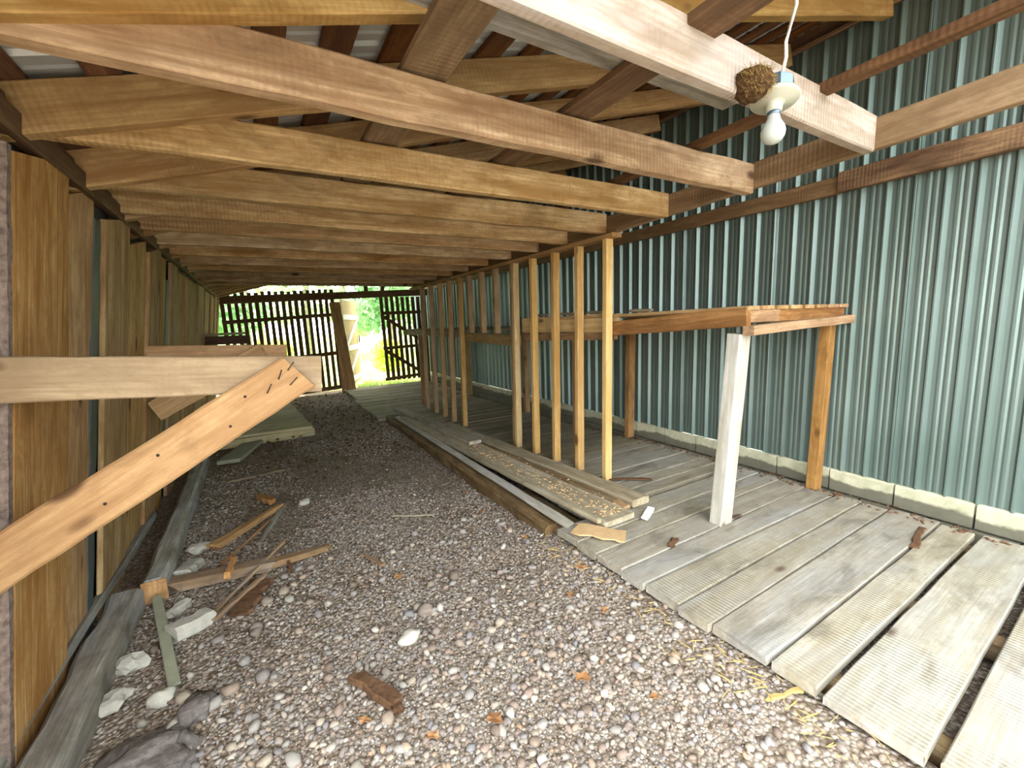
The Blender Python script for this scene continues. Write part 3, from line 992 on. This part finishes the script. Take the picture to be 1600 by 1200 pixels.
# far section
for i in range(6):
    x = 2.60 + i * 0.20
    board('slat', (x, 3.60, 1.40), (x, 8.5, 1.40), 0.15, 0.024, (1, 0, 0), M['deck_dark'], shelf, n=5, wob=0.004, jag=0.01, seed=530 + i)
board('front_rail', (2.50, 4.16, 1.28), (2.50, 5.68, 1.30), 0.125, 0.04, (0, 0, 1), M['stud_old'], shelf, n=4, wob=0.003, seed=540)
board('front_rail', (2.55, 5.66, 1.335), (2.55, 8.55, 1.355), 0.10, 0.045, (0, 0, 1), M['deck_dark'], shelf, n=4, wob=0.003, seed=541)
board('end_rail', (2.5, 8.52, 1.34), (3.7, 8.52, 1.34), 0.10, 0.04, (0, 0, 1), M['deck_dark'], shelf, n=3, seed=542)
board('leg', (2.55, 7.72, 0.03), (2.55, 7.72, 1.30), 0.085, 0.08, (1, 0, 0), M['stud_old'], shelf, n=4, wob=0.002, seed=543)
board('leg', (3.64, 8.1, 0.03), (3.64, 8.1, 1.38), 0.085, 0.08, (1, 0, 0), M['stud_old'], shelf, n=4, wob=0.002, seed=544)
board('leg', (3.64, 5.9, 0.03), (3.64, 5.9, 1.38), 0.085, 0.08, (1, 0, 0), M['stud_old'], shelf, n=4, wob=0.002, seed=545)
# scraps lying on the shelf edge
for i, (x, y) in enumerate(((2.62, 2.9), (2.60, 3.3), (2.75, 2.5), (2.6, 3.7))):
    tag(board('wood_scrap', (x, y, 1.545), (x + 0.03, y + 0.28, 1.552), 0.05, 0.018, (1, 0, 0.2), M['lying'], None, n=4, jag=0.04, wob=0.006, seed=550 + i),
        ['thin scrap of wood lying by the third stud on the shelf edge', 'thin scrap of wood lying behind the second stud on the shelf',
         'thin scrap of wood on the open shelf right of the nearest stud', 'thin scrap of wood on the shelf behind the fourth stud'][i], 'scrap')

# ================================================================== LEFT SIDE TIMBERS
br = empty('stall_rail', (-0.25, 1.9, 1.0), label='thick horizontal rail with nailed orange diagonal brace jutting from the left wall', cat='rail')
board('rail', (-0.82, 1.915, 1.385), (0.205, 1.915, 1.315), 0.14, 0.045, (0, 0, 1), M['rail'], br, n=10, wob=0.002, ch=0.005, seed=601)
bp = board('brace', (-0.86, 1.868, 0.76), (0.125, 1.868, 1.335), 0.155, 0.042, (0, 0, 1), M['brace'], br, n=14, wob=0.003, ch=0.008, end_skew=(0.0, -0.03), jag=0.006, seed=602)
bx = (Vector((0.125, 1.868, 1.335)) - Vector((-0.86, 1.868, 0.76))).normalized()
for (s, u, ang) in ((0.03, 0.03, 0.9), (0.075, 0.02, 1.2), (0.055, -0.02, 0.8), (0.135, 0.0, 1.1)):
    q = Vector((0.125, 1.845, 1.335)) - bx * s + Vector((-bx.z, 0, bx.x)) * u
    d = Vector((math.cos(ang), 0, math.sin(ang)))
    tube('nail', [q + Vector((0, 0.012, 0)), q - Vector((0, 0.010, 0)), q - Vector((0, 0.012, 0)) + d * 0.02, q - Vector((0, 0.008, 0)) + d * 0.036], 0.0022, M['nail'], br, 6)
for (s, u) in ((0.2, 0.03), (0.30, -0.03), (0.52, 0.02), (0.72, -0.02)):
    q = Vector((0.125, 1.848, 1.335)) - bx * s + Vector((-bx.z, 0, bx.x)) * u
    lathe('nail_head', [(0.0005, 0), (0.005, 0), (0.005, 0.003), (0.0005, 0.0035)], M['nail'], Matrix.Translation(q) @ Matrix.Rotation(math.pi / 2, 4, 'X'), br, 8)

br2 = empty('stall_rail', (-0.25, 4.0, 1.0), label='second rail and brace farther along the left wall, behind the nearest rail', cat='rail')
board('rail', (-0.76, 4.0, 1.36), (0.19, 4.0, 1.315), 0.115, 0.05, (0, 0, 1), M['brace'], br2, n=6, wob=0.002, seed=611)
board('brace', (-0.70, 3.955, 0.94), (0.05, 3.955, 1.33), 0.15, 0.04, (0, 0, 1), M['brace'], br2, n=8, wob=0.003, jag=0.04, seed=612)

sb = empty('wall_bracket_shelf', (-0.6, 8.0, 1.3), label='small plank shelf on the left wall near the far slats', cat='shelf')
board('shelf_board', (-0.70, 8.0, 1.445), (-0.17, 8.0, 1.455), 0.28, 0.035, (0, 1, 0), M['lying'], sb, n=3, seed=621)
board('bracket', (-0.72, 7.95, 1.36), (-0.11, 7.95, 1.355), 0.13, 0.04, (0, 0, 1), M['dark'], sb, n=3, seed=622)

# squared logs along the foot of the left wall
g = 'squared logs at the foot of the left wall'


def log(p0, p1, w, h, label, seed, endmat=None):
    o = board('squared_log', p0, p1, w, h, (1, 0, 0), M['log'], None, n=16, wob=0.010, ch=0.022, seed=seed)
    tag(o, label, 'log', g)
    return o


log((-0.765, 0.9, 0.045), (-0.765, 2.96, 0.045), 0.135, 0.15, 'near squared grey log at the foot of the left wall, bottom corner of picture', 631)
fl = log((-0.645, 2.99, 0.065), (-0.705, 6.9, 0.05), 0.12, 0.14, 'far squared grey log with orange sawn end along the left wall', 632)
board('sawn_end', (-0.645, 2.981, 0.065), (-0.645, 2.988, 0.065), 0.116, 0.132, (1, 0, 0), M['splinter'], fl, n=1, seed=633)
tag(board('edge_lath', (-0.905, 1.2, 0.13), (-0.845, 4.2, 0.10), 0.05, 0.04, (1, 0, 0.2), M['log'], None, n=10, wob=0.006, seed=634),
    'thin grey lath squeezed between the logs and the left wall boards', 'lath')
tag(board('leaning_plank', (1.72, 10.38, 0.0), (1.54, 10.50, 2.04), 0.215, 0.06, (1, 0, 0), M['stud_old'], None, n=6, wob=0.004, seed=635),
    'wide grey brown plank leaning beside the far doorway', 'plank')

# little platform on the left
pf = empty('plank_platform', (0.0, 8.0, 0), label='low olive plank platform on the left before the far slats', cat='platform')
y = 6.55
k = 0
while y < 10.1:
    w = random.uniform(0.2, 0.3)
    board('plank', (-0.60, y + w / 2, 0.13), (0.53 - 0.06 * (y - 6.5) + random.uniform(-.01, .01), y + w / 2, 0.13), w - 0.02, 0.035, (0, 1, 0), M['platform'], pf, n=4, wob=0.003, seed=640 + k)
    y += w
    k += 1
board('fascia', (-0.62, 6.55, 0.05), (0.55, 6.58, 0.065), 0.11, 0.05, (0, 0, 1), M['platform'], pf, n=5, wob=0.004, seed=660)
board('bearer', (-0.5, 6.6, 0.05), (-0.5, 10.0, 0.05), 0.08, 0.12, (1, 0, 0), M['rotten'], pf, n=3, seed=661)
board('bearer', (0.30, 6.6, 0.05), (0.22, 10.0, 0.05), 0.08, 0.12, (1, 0, 0), M['rotten'], pf, n=3, seed=662)

# ================================================================== LOOSE PLANKS ALONG THE BOARDWALK EDGE
tag(board('sleeper_beam', (1.64, 2.30, 0.055), (1.72, 7.0, 0.01), 0.19, 0.13, (1, 0, 0), M['rotten'], None, n=26, wob=0.012, ch=0.02, jag=0.03, seed=701),
    'rotten dark sleeper beam bordering the gravel under the loose planks', 'beam')
tag(board('edge_strip', (1.665, 2.16, 0.145), (1.72, 6.6, 0.10), 0.075, 0.022, (1, 0, 0), M['post_grey'], None, n=20, wob=0.004, jag=0.05, seed=702),
    'narrow pale strip with white patches along the gravel edge of the planks', 'strip')
pl = tag(board('loose_plank', (1.95, 2.03, 0.165), (1.84, 6.4, 0.11), 0.27, 0.045, (1, 0, 0), M['lying'], None, n=18, wob=0.006, jag=0.02, seed=703),
         'wide flaking tan plank lying along the boardwalk edge, with sawdust', 'plank')
tag(board('edge_strip', (1.795, 2.05, 0.195), (1.745, 4.6, 0.15), 0.035, 0.03, (1, 0, 0), M['lying'], None, n=10, wob=0.004, jag=0.03, seed=704),
    'thin batten lying on the outer edge of the flaking tan plank', 'strip')
tag(board('loose_plank', (2.26, 2.14, 0.185), (2.14, 5.6, 0.095), 0.17, 0.055, (1, 0, 0), M['lying'], None, n=14, wob=0.004, ch=0.01, seed=705),
    'thick grey plank lying in front of the near studs', 'plank')
tag(board('loose_plank', (1.97, 4.3, 0.18), (1.86, 7.05, 0.14), 0.15, 0.035, (1, 0, 0), M['deck'], None, n=8, wob=0.004, seed=706),
    'pale plank at the far end of the loose planks before the far studs', 'plank')
tag(board('broken_board', (2.12, 2.25, 0.165), (2.02, 4.2, 0.14), 0.085, 0.03, (1, 0, 0.3), M['rotten'], None, n=14, wob=0.012, jag=0.06, seed=707),
    'dark broken board wedged between the tan and thick grey planks', 'board')
tag(board('broken_board', (2.10, 2.12, 0.175), (2.20, 2.45, 0.165), 0.07, 0.025, (1, 0, 0.2), M['splinter'], None, n=6, wob=0.012, jag=0.06, seed=708),
    'short splintered chip under the end of the thick grey plank', 'board')
tag(board('board_shard', (1.64, 2.14, 0.158), (1.85, 1.86, 0.152), 0.15, 0.010, (1, 0.6, 0), M['cardboard'], None, n=5, wob=0.014, jag=0.05, seed=709),
    'flat tan board shard lying at the corner of the boardwalk', 'shard')
tag(board('white_chip', (2.12, 1.98, 0.150), (2.28, 2.06, 0.165), 0.045, 0.012, (-0.5, 1, 0.3), M['white_chip'], None, n=4, wob=0.005, jag=0.02, seed=710),
    'small white chip of wood beside the end of the tan plank', 'chip')
for i, (x, y, a, L, lb) in enumerate([(3.30, 0.93, 0.2, 0.36, 'curled brown bark strip crossing two near boardwalk planks'), (2.05, 1.68, 0.5, 0.14, 'short brown bark chip lying near the foot of the grey leg'),
                                     (2.55, 2.62, -0.6, 0.5, 'dark thin stick lying behind the nearest stud')]):
    d = Vector((math.cos(a), math.sin(a), 0)) * L / 2
    c = Vector((x, y, 0.138))
    tag(board('bark_strip', c - d, c + d, 0.035, 0.012, (-d.y, d.x, 0.01), M['bark_brown'], None, n=6, wob=0.007, jag=0.03, bow=0.006, seed=720 + i), lb, 'bark')

# ================================================================== DEBRIS ON THE GRAVEL
def debris(name, a, b, w, t, mat, label, cat, seed, lift=0.012, **kw):
    a, b = Vector((a[0], a[1], ground_z(*a[:2]) + t / 2 + lift + (a[2] if len(a) > 2 else 0))), Vector((b[0], b[1], ground_z(*b[:2]) + t / 2 + lift + (b[2] if len(b) > 2 else 0)))
    d = b - a
    args = dict(n=7, wob=0.006, jag=0.05)
    args.update(kw)
    return tag(board(name, a, b, w, t, (-d.y, d.x, random.uniform(-.1, .1) * d.length), mat, None, seed=seed, **args), label, cat)


debris('split_wood', (-0.43, 3.48), (0.03, 4.03), 0.075, 0.04, M['splinter'], 'orange split stick of wood lying on gravel near the far log', 'wood', 751, taper=0.5)
debris('wood_sliver', (-0.35, 3.22), (0.06, 4.02), 0.022, 0.018, M['splinter'], 'pale thin sliver along the orange split stick', 'wood', 752, taper=0.5)
debris('lath_stick', (-0.14, 3.38), (0.05, 4.06), 0.028, 0.02, M['log'], 'straight grey lath right of the orange split stick', 'stick', 753, jag=0.01)
debris('broken_board', (-0.60, 3.06), (-0.02, 2.98), 0.10, 0.06, M['driftwood'], 'thick broken brown board touching the sawn log end', 'board', 754, jag=0.1)
debris('broken_board', (-0.10, 2.96, .02), (0.30, 3.03), 0.065, 0.04, M['driftwood'], 'weathered broken board tapering towards the open gravel', 'board', 755, taper=0.5, jag=0.08)
debris('stick', (-0.30, 2.90, .05), (-0.27, 3.14, .06), 0.035, 0.03, M['splinter'], 'short orange stick across the thick broken board', 'stick', 756)
debris('stick', (-0.38, 2.60), (0.02, 3.18, .07), 0.022, 0.018, M['driftwood'], 'long thin brown stick crossing the broken boards', 'stick', 757)
debris('stick', (-0.36, 2.55), (-0.10, 2.86, .03), 0.03, 0.022, M['driftwood'], 'brown stick lying below the broken boards', 'stick', 758)
debris('stick', (0.03, 2.84), (0.02, 2.98, .03), 0.022, 0.02, M['bark_brown'], 'short red brown twig hanging from the tapering broken board', 'stick', 759)
debris('metal_lath', (-0.63, 2.93, .04), (-0.455, 2.17), 0.045, 0.012, M['slab'], 'flat grey green lath pointing from the log end', 'lath', 760, jag=0.0, wob=0.001)
debris('rotten_wood', (-0.24, 2.52), (-0.12, 2.86), 0.10, 0.03, M['bark_brown'], 'crumbling rusty rotten wood beside the white stones', 'wood', 761, wob=0.02)
debris('bark_piece', (0.21, 1.80), (0.335, 1.53), 0.06, 0.035, M['bark_brown'], 'brown piece of bark in the middle foreground gravel', 'bark', 762, wob=0.008)
debris('bark_piece', (0.33, 1.50), (0.30, 1.62), 0.03, 0.02, M['bark_brown'], 'small bark chip at the tip of the foreground bark piece', 'bark', 763)
debris('wood_chip', (0.45, 2.83), (0.54, 2.60), 0.035, 0.012, M['driftwood'], 'small pink brown wood chip alone on open gravel', 'chip', 764)
debris('stick', (0.75, 3.30), (1.05, 3.12), 0.012, 0.010, M['lying'], 'pale twig lying on the gravel right of centre', 'stick', 765)
debris('stone_slab', (-0.44, 5.75), (-0.17, 6.65), 0.24, 0.04, M['slab'], 'grey green stone slab before the little platform', 'slab', 766, jag=0.03, n=5)
debris('curved_strip', (-0.46, 5.05), (0.12, 5.12), 0.05, 0.02, M['driftwood'], 'greyish brown strip half buried in far gravel', 'strip', 767)
debris('split_wood', (-0.02, 4.10, .01), (-0.14, 4.35), 0.05, 0.05, M['splinter'], 'short orange wood block behind the split stick', 'wood', 768)
debris('wood_sliver', (1.66, 0.66), (1.75, 0.52), 0.02, 0.01, M['straw'], 'straw coloured sliver at the boardwalk gravel edge', 'wood', 769)
debris('wood_sliver', (1.50, 0.80), (1.66, 0.74), 0.02, 0.01, M['straw'], 'straw coloured sliver below the widest plank gap', 'wood', 770)


def rock(name, x, y, size, mat, label, cat, seed, a=0.0, rough=0.28, sub=3, flat=0):
    z = ground_z(x, y) + size[2] * 0.55
    o = link(name, rock_mesh(size, seed, sub, rough, flat), mat, rotz(a, (x, y, z)))
    return tag(o, label, cat)


def block(x, y, size, a, label, seed):
    if seed in (781, 782):
        me = board_mesh(size[0], size[1], size[2], n=5, wob=0.010, ch=0.016, jag=0.03, seed=seed)
    else:
        me = rock_mesh((size[0] * .5, size[1] * .55, size[2] * .6), seed, 2, 0.7, 1)
    o = link('white_stone', me, M['white_block'], rotz(a, (x, y, ground_z(x, y) + size[2] * .45), 0.12))
    return tag(o, label, 'stone')


block(-0.44, 2.57, (0.20, 0.10, 0.08), 0.6, 'white broken block beside the grey green lath', 781)
block(-0.52, 3.24, (0.22, 0.10, 0.07), 1.3, 'white block against the side of the far log', 782)
block(-0.52, 2.80, (0.16, 0.06, 0.05), 1.0, 'small white chunk behind the lath top', 783)
block(-0.65, 2.42, (0.12, 0.09, 0.06), 0.3, 'white chunk between near log and lath', 784)
block(-0.66, 2.22, (0.16, 0.10, 0.05), 0.8, 'flat white chunk close to the near log', 785)
block(-0.50, 3.55, (0.13, 0.09, 0.06), 0.5, 'pale chunk beside the far log below the brace', 786)
rock('stone', -0.49, 2.12, (0.045, 0.04, 0.032), M['white_block'], 'round cream stone left of the lath end', 'stone', 5)
rock('stone', -0.43, 1.93, (0.040, 0.028, 0.025), M['white_block'], 'pale oval stone near the log corner', 'stone', 6, 1.2)
rock('stone', 0.48, 1.91, (0.058, 0.036, 0.03), M['white_block'], 'large cream oval stone in the central gravel', 'stone', 7, 0.4)
rock('stone', 0.62, 2.08, (0.042, 0.04, 0.03), M['stone'], 'large grey stone behind the cream oval stone', 'stone', 8)
rock('stone', 0.20, 4.02, (0.05, 0.035, 0.03), M['white_block'], 'white stone right of the grey lath', 'stone', 9, 0.5)
rock('stone', 0.86, 2.28, (0.045, 0.03, 0.03), M['stone'], 'two lobed pale stone on open gravel', 'stone', 10, 1.3)
rock('foam_lump', 2.02, 4.75, (0.035, 0.02, 0.015), M['white_chip'], 'small white lump on the far loose planks', 'lump', 11)


def leaf(x, y, s, seed, label, z=None):
    R = random.Random(seed)
    n = 9
    vs = [(0, 0, 0.004)]
    for k in range(n):
        a = 2 * math.pi * k / n
        r = s * (1.0 if k % 2 == 0 else 0.62) * R.uniform(0.8, 1.1)
        vs.append((r * math.cos(a), r * math.sin(a) * 0.75, R.uniform(0.0, 0.35) * s))
    m = len(vs)
    vs += [(v[0], v[1], v[2] - 0.0015) for v in vs]
    fs = [(0, 1 + k, 1 + (k + 1) % n) for k in range(n)] + [(m, m + 1 + (k + 1) % n, m + 1 + k) for k in range(n)]
    fs += [(1 + k, m + 1 + k, m + 1 + (k + 1) % n, 1 + (k + 1) % n) for k in range(n)]
    o = link('dry_leaf', mesh('leaf', vs, fs), M['dry_leaf'], rotz(R.uniform(0, 6), (x, y, (ground_z(x, y) + 0.02) if z is None else z), R.uniform(-.3, .3)))
    tag(o, label, 'leaf', 'dry leaves on the gravel')


leaves = [(0.20, 1.55, 'left of the foreground bark piece'), (0.40, 1.36, 'below the foreground bark piece'), (1.42, 2.38, 'at the near end of the sleeper beam'), (1.48, 1.86, 'beside the third boardwalk plank end'),
          (0.58, 2.45, 'on open gravel past the wood chip'), (1.30, 1.72, 'on gravel opposite the boardwalk corner'), (1.02, 1.28, 'in the right foreground gravel'), (0.62, 1.30, 'in the central foreground by the red stones'),
          (1.38, 2.95, 'along the sleeper beam further back'), (1.44, 3.4, 'by the middle of the sleeper beam'), (1.20, 1.06, 'near the bottom edge of the boardwalk'), (1.36, 1.52, 'beside the boardwalk edge stones')]
for i, (x, y, s) in enumerate(leaves):
    leaf(x, y, random.uniform(0.025, 0.045), 30 + i, 'curled orange dry leaf ' + s)

def crumbs(name, n, pos, size, mat, label, cat):
    vs, fs = [], []
    for k in range(n):
        x, y, z = pos()
        a = random.uniform(0, 3.14)
        l, w = size()
        d, e = Vector((math.cos(a), math.sin(a), random.uniform(-.15, .15))) * l, Vector((-math.sin(a), math.cos(a), 0)) * w
        c = Vector((x, y, z))
        b = len(vs)
        vs += [c - d - e, c + d - e * .6, c + d * .8 + e, c - d * .7 + e, c + Vector((0, 0, w * 1.2))]
        fs += [(b, b + 1, b + 4), (b + 1, b + 2, b + 4), (b + 2, b + 3, b + 4), (b + 3, b, b + 4), (b + 3, b + 2, b + 1, b)]
    return tag(link(name, mesh(name, vs, fs), mat), label, cat, kind='stuff')


def on_tan_plank():
    y = 2.1 + random.random() ** 1.3 * 2.4
    return (1.945 - 0.025 * (y - 2.1) + random.gauss(0, 0.07), y, 0.190 - 0.0126 * (y - 2.03))


crumbs('wood_crumbs', 420, on_tan_plank, lambda: (random.uniform(0.004, 0.02), random.uniform(0.002, 0.006)), M['cardboard'], 'tan sawdust and wood crumbs strewn on the flaking plank', 'sawdust')


def deck_edge():
    y = random.uniform(0.45, 2.3)
    x = 1.50 + 0.055 * max(0, 1.5 - y) + random.gauss(0, 0.05)
    return (x, y, ground_z(min(x, 1.6), y) + 0.016)


crumbs('straw', 130, deck_edge, lambda: (random.uniform(0.01, 0.045), random.uniform(0.0012, 0.003)), M['straw'], 'pale straw wisps scattered along the gravel edge of the boardwalk', 'straw')


def deck_foot():
    y = random.uniform(0.6, 4.5)
    return (3.60 + random.gauss(0, 0.04) , y, 0.138 if y < 2.9 else deck_z(y) + 0.012)


crumbs('leaf_litter', 260, deck_foot, lambda: (random.uniform(0.006, 0.02), random.uniform(0.004, 0.010)), M['bark_brown'], 'brown leaf litter along the foot of the concrete blocks', 'litter')


def far_floor():
    return (random.uniform(-0.2, 1.5), random.uniform(4.5, 10.4), 0.03)


crumbs('dead_leaves', 500, far_floor, lambda: (random.uniform(0.012, 0.03), random.uniform(0.008, 0.02)), M['nest'], 'brown dead leaves trodden into the far gravel floor', 'leaves')

rock('asphalt_lump', -0.50, 1.78, (0.19, 0.13, 0.05), M['lump'], 'dark rough asphalt lump at the bottom left corner by the log', 'rock', 15, 0.5, 0.55, 4)
rock('asphalt_lump', -0.36, 1.98, (0.08, 0.06, 0.035), M['lump'], 'smaller dark lump behind the asphalt lump', 'rock', 16, 1.5, 0.5, 3)

# ================================================================== LAMP, CABLE, NEST ON THE NEAR JOIST
LX, LY = 1.545, 0.90
lamp = empty('bulb_lampholder', (LX, LY, 2.28), label='bare frosted bulb in round cream lampholder on the nearest joist', cat='lamp')
tl = Matrix.Translation((LX, LY, 2.175)) @ Matrix.Rotation(math.radians(10), 4, 'Y') @ Matrix.Rotation(math.radians(-6), 4, 'X') @ Matrix.Scale(1.12, 4)
lathe('junction_box', [(0.001, 0.022), (0.046, 0.022), (0.050, 0.026), (0.050, 0.062), (0.046, 0.066), (0.001, 0.066)], M['zinc'], tl, lamp, 8, False)
lathe('lampholder', [(0.001, -0.026), (0.018, -0.026), (0.021, -0.020), (0.022, -0.004), (0.030, 0.002), (0.062, 0.008), (0.066, 0.013), (0.064, 0.020), (0.001, 0.021)], M['porcelain'], tl, lamp, 28)
lathe('bulb', [(0.001, -0.118), (0.012, -0.116), (0.024, -0.109), (0.031, -0.096), (0.033, -0.083), (0.030, -0.070), (0.023, -0.057), (0.018, -0.046), (0.016, -0.034), (0.0155, -0.024), (0.001, -0.024)],
      M['bulb'], tl, lamp, 24)
lathe('cap_ring', [(0.0162, -0.036), (0.0182, -0.034), (0.0182, -0.026), (0.0162, -0.024)], M['zinc'], tl, lamp, 20)
tube('cord', [(LX + 0.03, LY + 0.0, 2.245), (LX + 0.04, LY, 2.285), (LX + 0.055, LY, 2.33), (LX + 0.05, LY, 2.375), (LX + 0.07, LY, 2.43), (LX + 0.10, LY, 2.50), (LX + 0.11, LY + 0.02, 2.66), (LX + 0.10, LY + 0.05, 2.86)],
     0.0055, M['cord'], lamp, 8)

nest = empty('bird_nest', (1.43, 0.90, 2.2), label='brown mud and straw bird nest behind the bulb on the nearest joist', cat='nest')
bm = bmesh.new()
bmesh.ops.create_icosphere(bm, subdivisions=4, radius=1.0)
for v in bm.verts:
    d = v.co.normalized()
    k = 1 + 0.10 * noise.noise(d * 4) + 0.07 * noise.noise(d * 9) + 0.05 * noise.noise(d * 20)
    z = d.z
    co = Vector((d.x * 0.072 * k * (0.78 + 0.22 * z), d.y * 0.058 * k, z * 0.052 * k))
    if z > 0.55:
        co.z = 0.030 + 0.004 * noise.noise(d * 15) - 0.03 * max(0, (0.75 - math.hypot(d.x, d.y)))
    v.co = co
me = bpy.data.meshes.new('nest')
bm.to_mesh(me)
bm.free()
link('mud_cup', me, M['nest'], Matrix.Translation((1.43, 0.905, 2.212)), nest)
vs, fs = [], []
for k in range(260):
    a = random.uniform(math.pi, 2 * math.pi)
    el = random.uniform(-0.7, 0.9)
    d = Vector((math.cos(a) * math.cos(el), math.sin(a) * math.cos(el), math.sin(el)))
    p = Vector((d.x * 0.068 * (0.8 + .2 * d.z), d.y * 0.056, min(d.z * 0.05, 0.034)))
    q = Vector((random.gauss(0, 1), random.gauss(0, 0.4), random.gauss(0, 0.6))).normalized() * random.uniform(0.010, 0.024)
    s = Vector((0.0009, 0, 0.0011))
    b = len(vs)
    vs += [p - q, p + q, p + q + s, p - q + s, p - q + Vector((0, -.0014, 0)), p + q + Vector((0, -.0014, 0))]
    fs += [(b, b + 1, b + 2, b + 3), (b, b + 4, b + 5, b + 1), (b + 4, b + 3, b + 2, b + 5)]
st = link('straw', mesh('straw', vs, fs), M['straw'], Matrix.Translation((1.43, 0.905, 2.212)), nest)
st['kind'] = 'stuff'

# ================================================================== GRAVEL
def ico(sub):
    bm = bmesh.new()
    bmesh.ops.create_icosphere(bm, subdivisions=sub, radius=1.0)
    v = np.array([x.co[:] for x in bm.verts])
    f = np.array([[q.index for q in p.verts] for p in bm.faces])
    bm.free()
    return v, f


def ground_z_np(x, y):
    return np.array([ground_z(a, b) for a, b in zip(x, y)])


def pebble_batch(x, y, s, sub):
    v0, f0 = ico(sub)
    n = len(x)
    k = len(v0)
    sx = s * rng.uniform(0.85, 1.35, n)
    sy = s * rng.uniform(0.65, 1.0, n)
    sz = s * rng.uniform(0.45, 0.75, n)
    P = v0[None] * np.stack([sx, sy, sz], 1)[:, None, :]
    # knock the spheres into pebble shapes
    for _ in range(3):
        d = rng.normal(size=(n, 3))
        d /= np.linalg.norm(d, axis=1)[:, None]
        dot = np.einsum('kj,nj->nk', v0, d)
        P *= (1 - 0.22 * np.clip(dot - 0.35, 0, 1))[:, :, None]
    P *= rng.uniform(0.92, 1.08, (n, k, 1))
    a = rng.uniform(0, 2 * math.pi, n)
    b = rng.uniform(-0.5, 0.5, n)
    ca, sa, cb, sb_ = np.cos(a), np.sin(a), np.cos(b), np.sin(b)
    X, Y, Z = P[..., 0], P[..., 1], P[..., 2]
    X2 = X * cb[:, None] + Z * sb_[:, None]
    Z2 = -X * sb_[:, None] + Z * cb[:, None]
    XX = X2 * ca[:, None] - Y * sa[:, None]
    YY = X2 * sa[:, None] + Y * ca[:, None]
    z = ground_z_np(x, y) + sz * rng.uniform(0.1, 0.75, n)
    V = np.stack([XX + x[:, None], YY + y[:, None], Z2 + z[:, None]], 2)
    F = f0[None] + (np.arange(n) * k)[:, None, None]
    return V.reshape(-1, 3), F.reshape(-1, 3), np.repeat(rng.random(n), k)


def dens_ok(x, y):
    """thin the stones over the dirt track"""
    keep = np.ones(len(x), bool)
    for i, (a, b) in enumerate(zip(x, y)):
        d = noise.noise(Vector((a * 1.1, b * 0.8, 7.7)))
        keep[i] = rng.random() < (1.0 if d < -0.06 else max(0.10, 0.85 - 3.0 * d))
    return keep


def scatter(n, ylo, yhi, slo, shi, sub, power=2.2):
    x = rng.uniform(-0.72, 1.66, n)
    y = rng.uniform(ylo, yhi, n)
    lim = 1.60 + 0.03 * np.clip(1.5 - y, 0, 2)
    ok = (x < lim) & (x > -0.78 + 0.05 * np.clip(y - 0.9, 0, 2))
    x, y = x[ok], y[ok]
    ok = dens_ok(x, y)
    x, y = x[ok], y[ok]
    s = slo + (shi - slo) * rng.random(len(x)) ** power
    return pebble_batch(x, y, s, sub)


parts = [scatter(9000, 0.75, 2.1, 0.005, 0.017, 2, 2.5), scatter(14000, 0.75, 2.1, 0.003, 0.008, 1), scatter(16000, 2.1, 4.0, 0.005, 0.014, 1, 2.5),
         scatter(9000, 4.0, 7.2, 0.006, 0.014, 1, 2.5), scatter(2500, 7.2, 10.6, 0.010, 0.02, 1), scatter(2500, -0.8, 0.75, 0.010, 0.022, 1)]
off = 0
VV, FF, SS = [], [], []
for v, f, s in parts:
    VV.append(v)
    FF.append(f + off)
    SS.append(s)
    off += len(v)
VV, FF, SS = np.concatenate(VV), np.concatenate(FF), np.concatenate(SS)
gm = bpy.data.meshes.new('gravel')
gm.vertices.add(len(VV))
gm.vertices.foreach_set('co', VV.astype(np.float32).ravel())
gm.loops.add(len(FF) * 3)
gm.loops.foreach_set('vertex_index', FF.astype(np.int32).ravel())
gm.polygons.add(len(FF))
gm.polygons.foreach_set('loop_start', np.arange(0, len(FF) * 3, 3, dtype=np.int32))
gm.polygons.foreach_set('loop_total', np.full(len(FF), 3, dtype=np.int32))
gm.polygons.foreach_set('use_smooth', np.ones(len(FF), dtype=bool))
at = gm.attributes.new('shade', 'FLOAT', 'POINT')
at.data.foreach_set('value', SS.astype(np.float32))
gm.update()
gravel = link('gravel', gm, M['gravel'], None, floor)
gravel['kind'] = 'stuff'

# the stones that show largest, one by one
smesh = []
for k in range(14):
    R = random.Random(k)
    me = rock_mesh((1.0, R.uniform(0.65, 0.95), R.uniform(0.45, 0.7)), k + 20, 2, 0.35)
    me.materials.append(M['stone'])
    smesh.append(me)
cnt = 0
while cnt < 296:
    y = 0.95 + random.random() ** 1.5 * 2.0
    x = random.uniform(-0.62, 1.56)
    left = x < 0.0
    if left and random.random() < 0.2:
        continue
    s = random.uniform(0.016, 0.026) if not left else random.uniform(0.018, 0.036)
    m = rotz(random.uniform(0, 6.28), (x, y, ground_z(x, y) + s * 0.42), random.uniform(-0.3, 0.3)) @ Matrix.Scale(s, 4)
    link('stone', random.choice(smesh), None, m, floor)
    cnt += 1
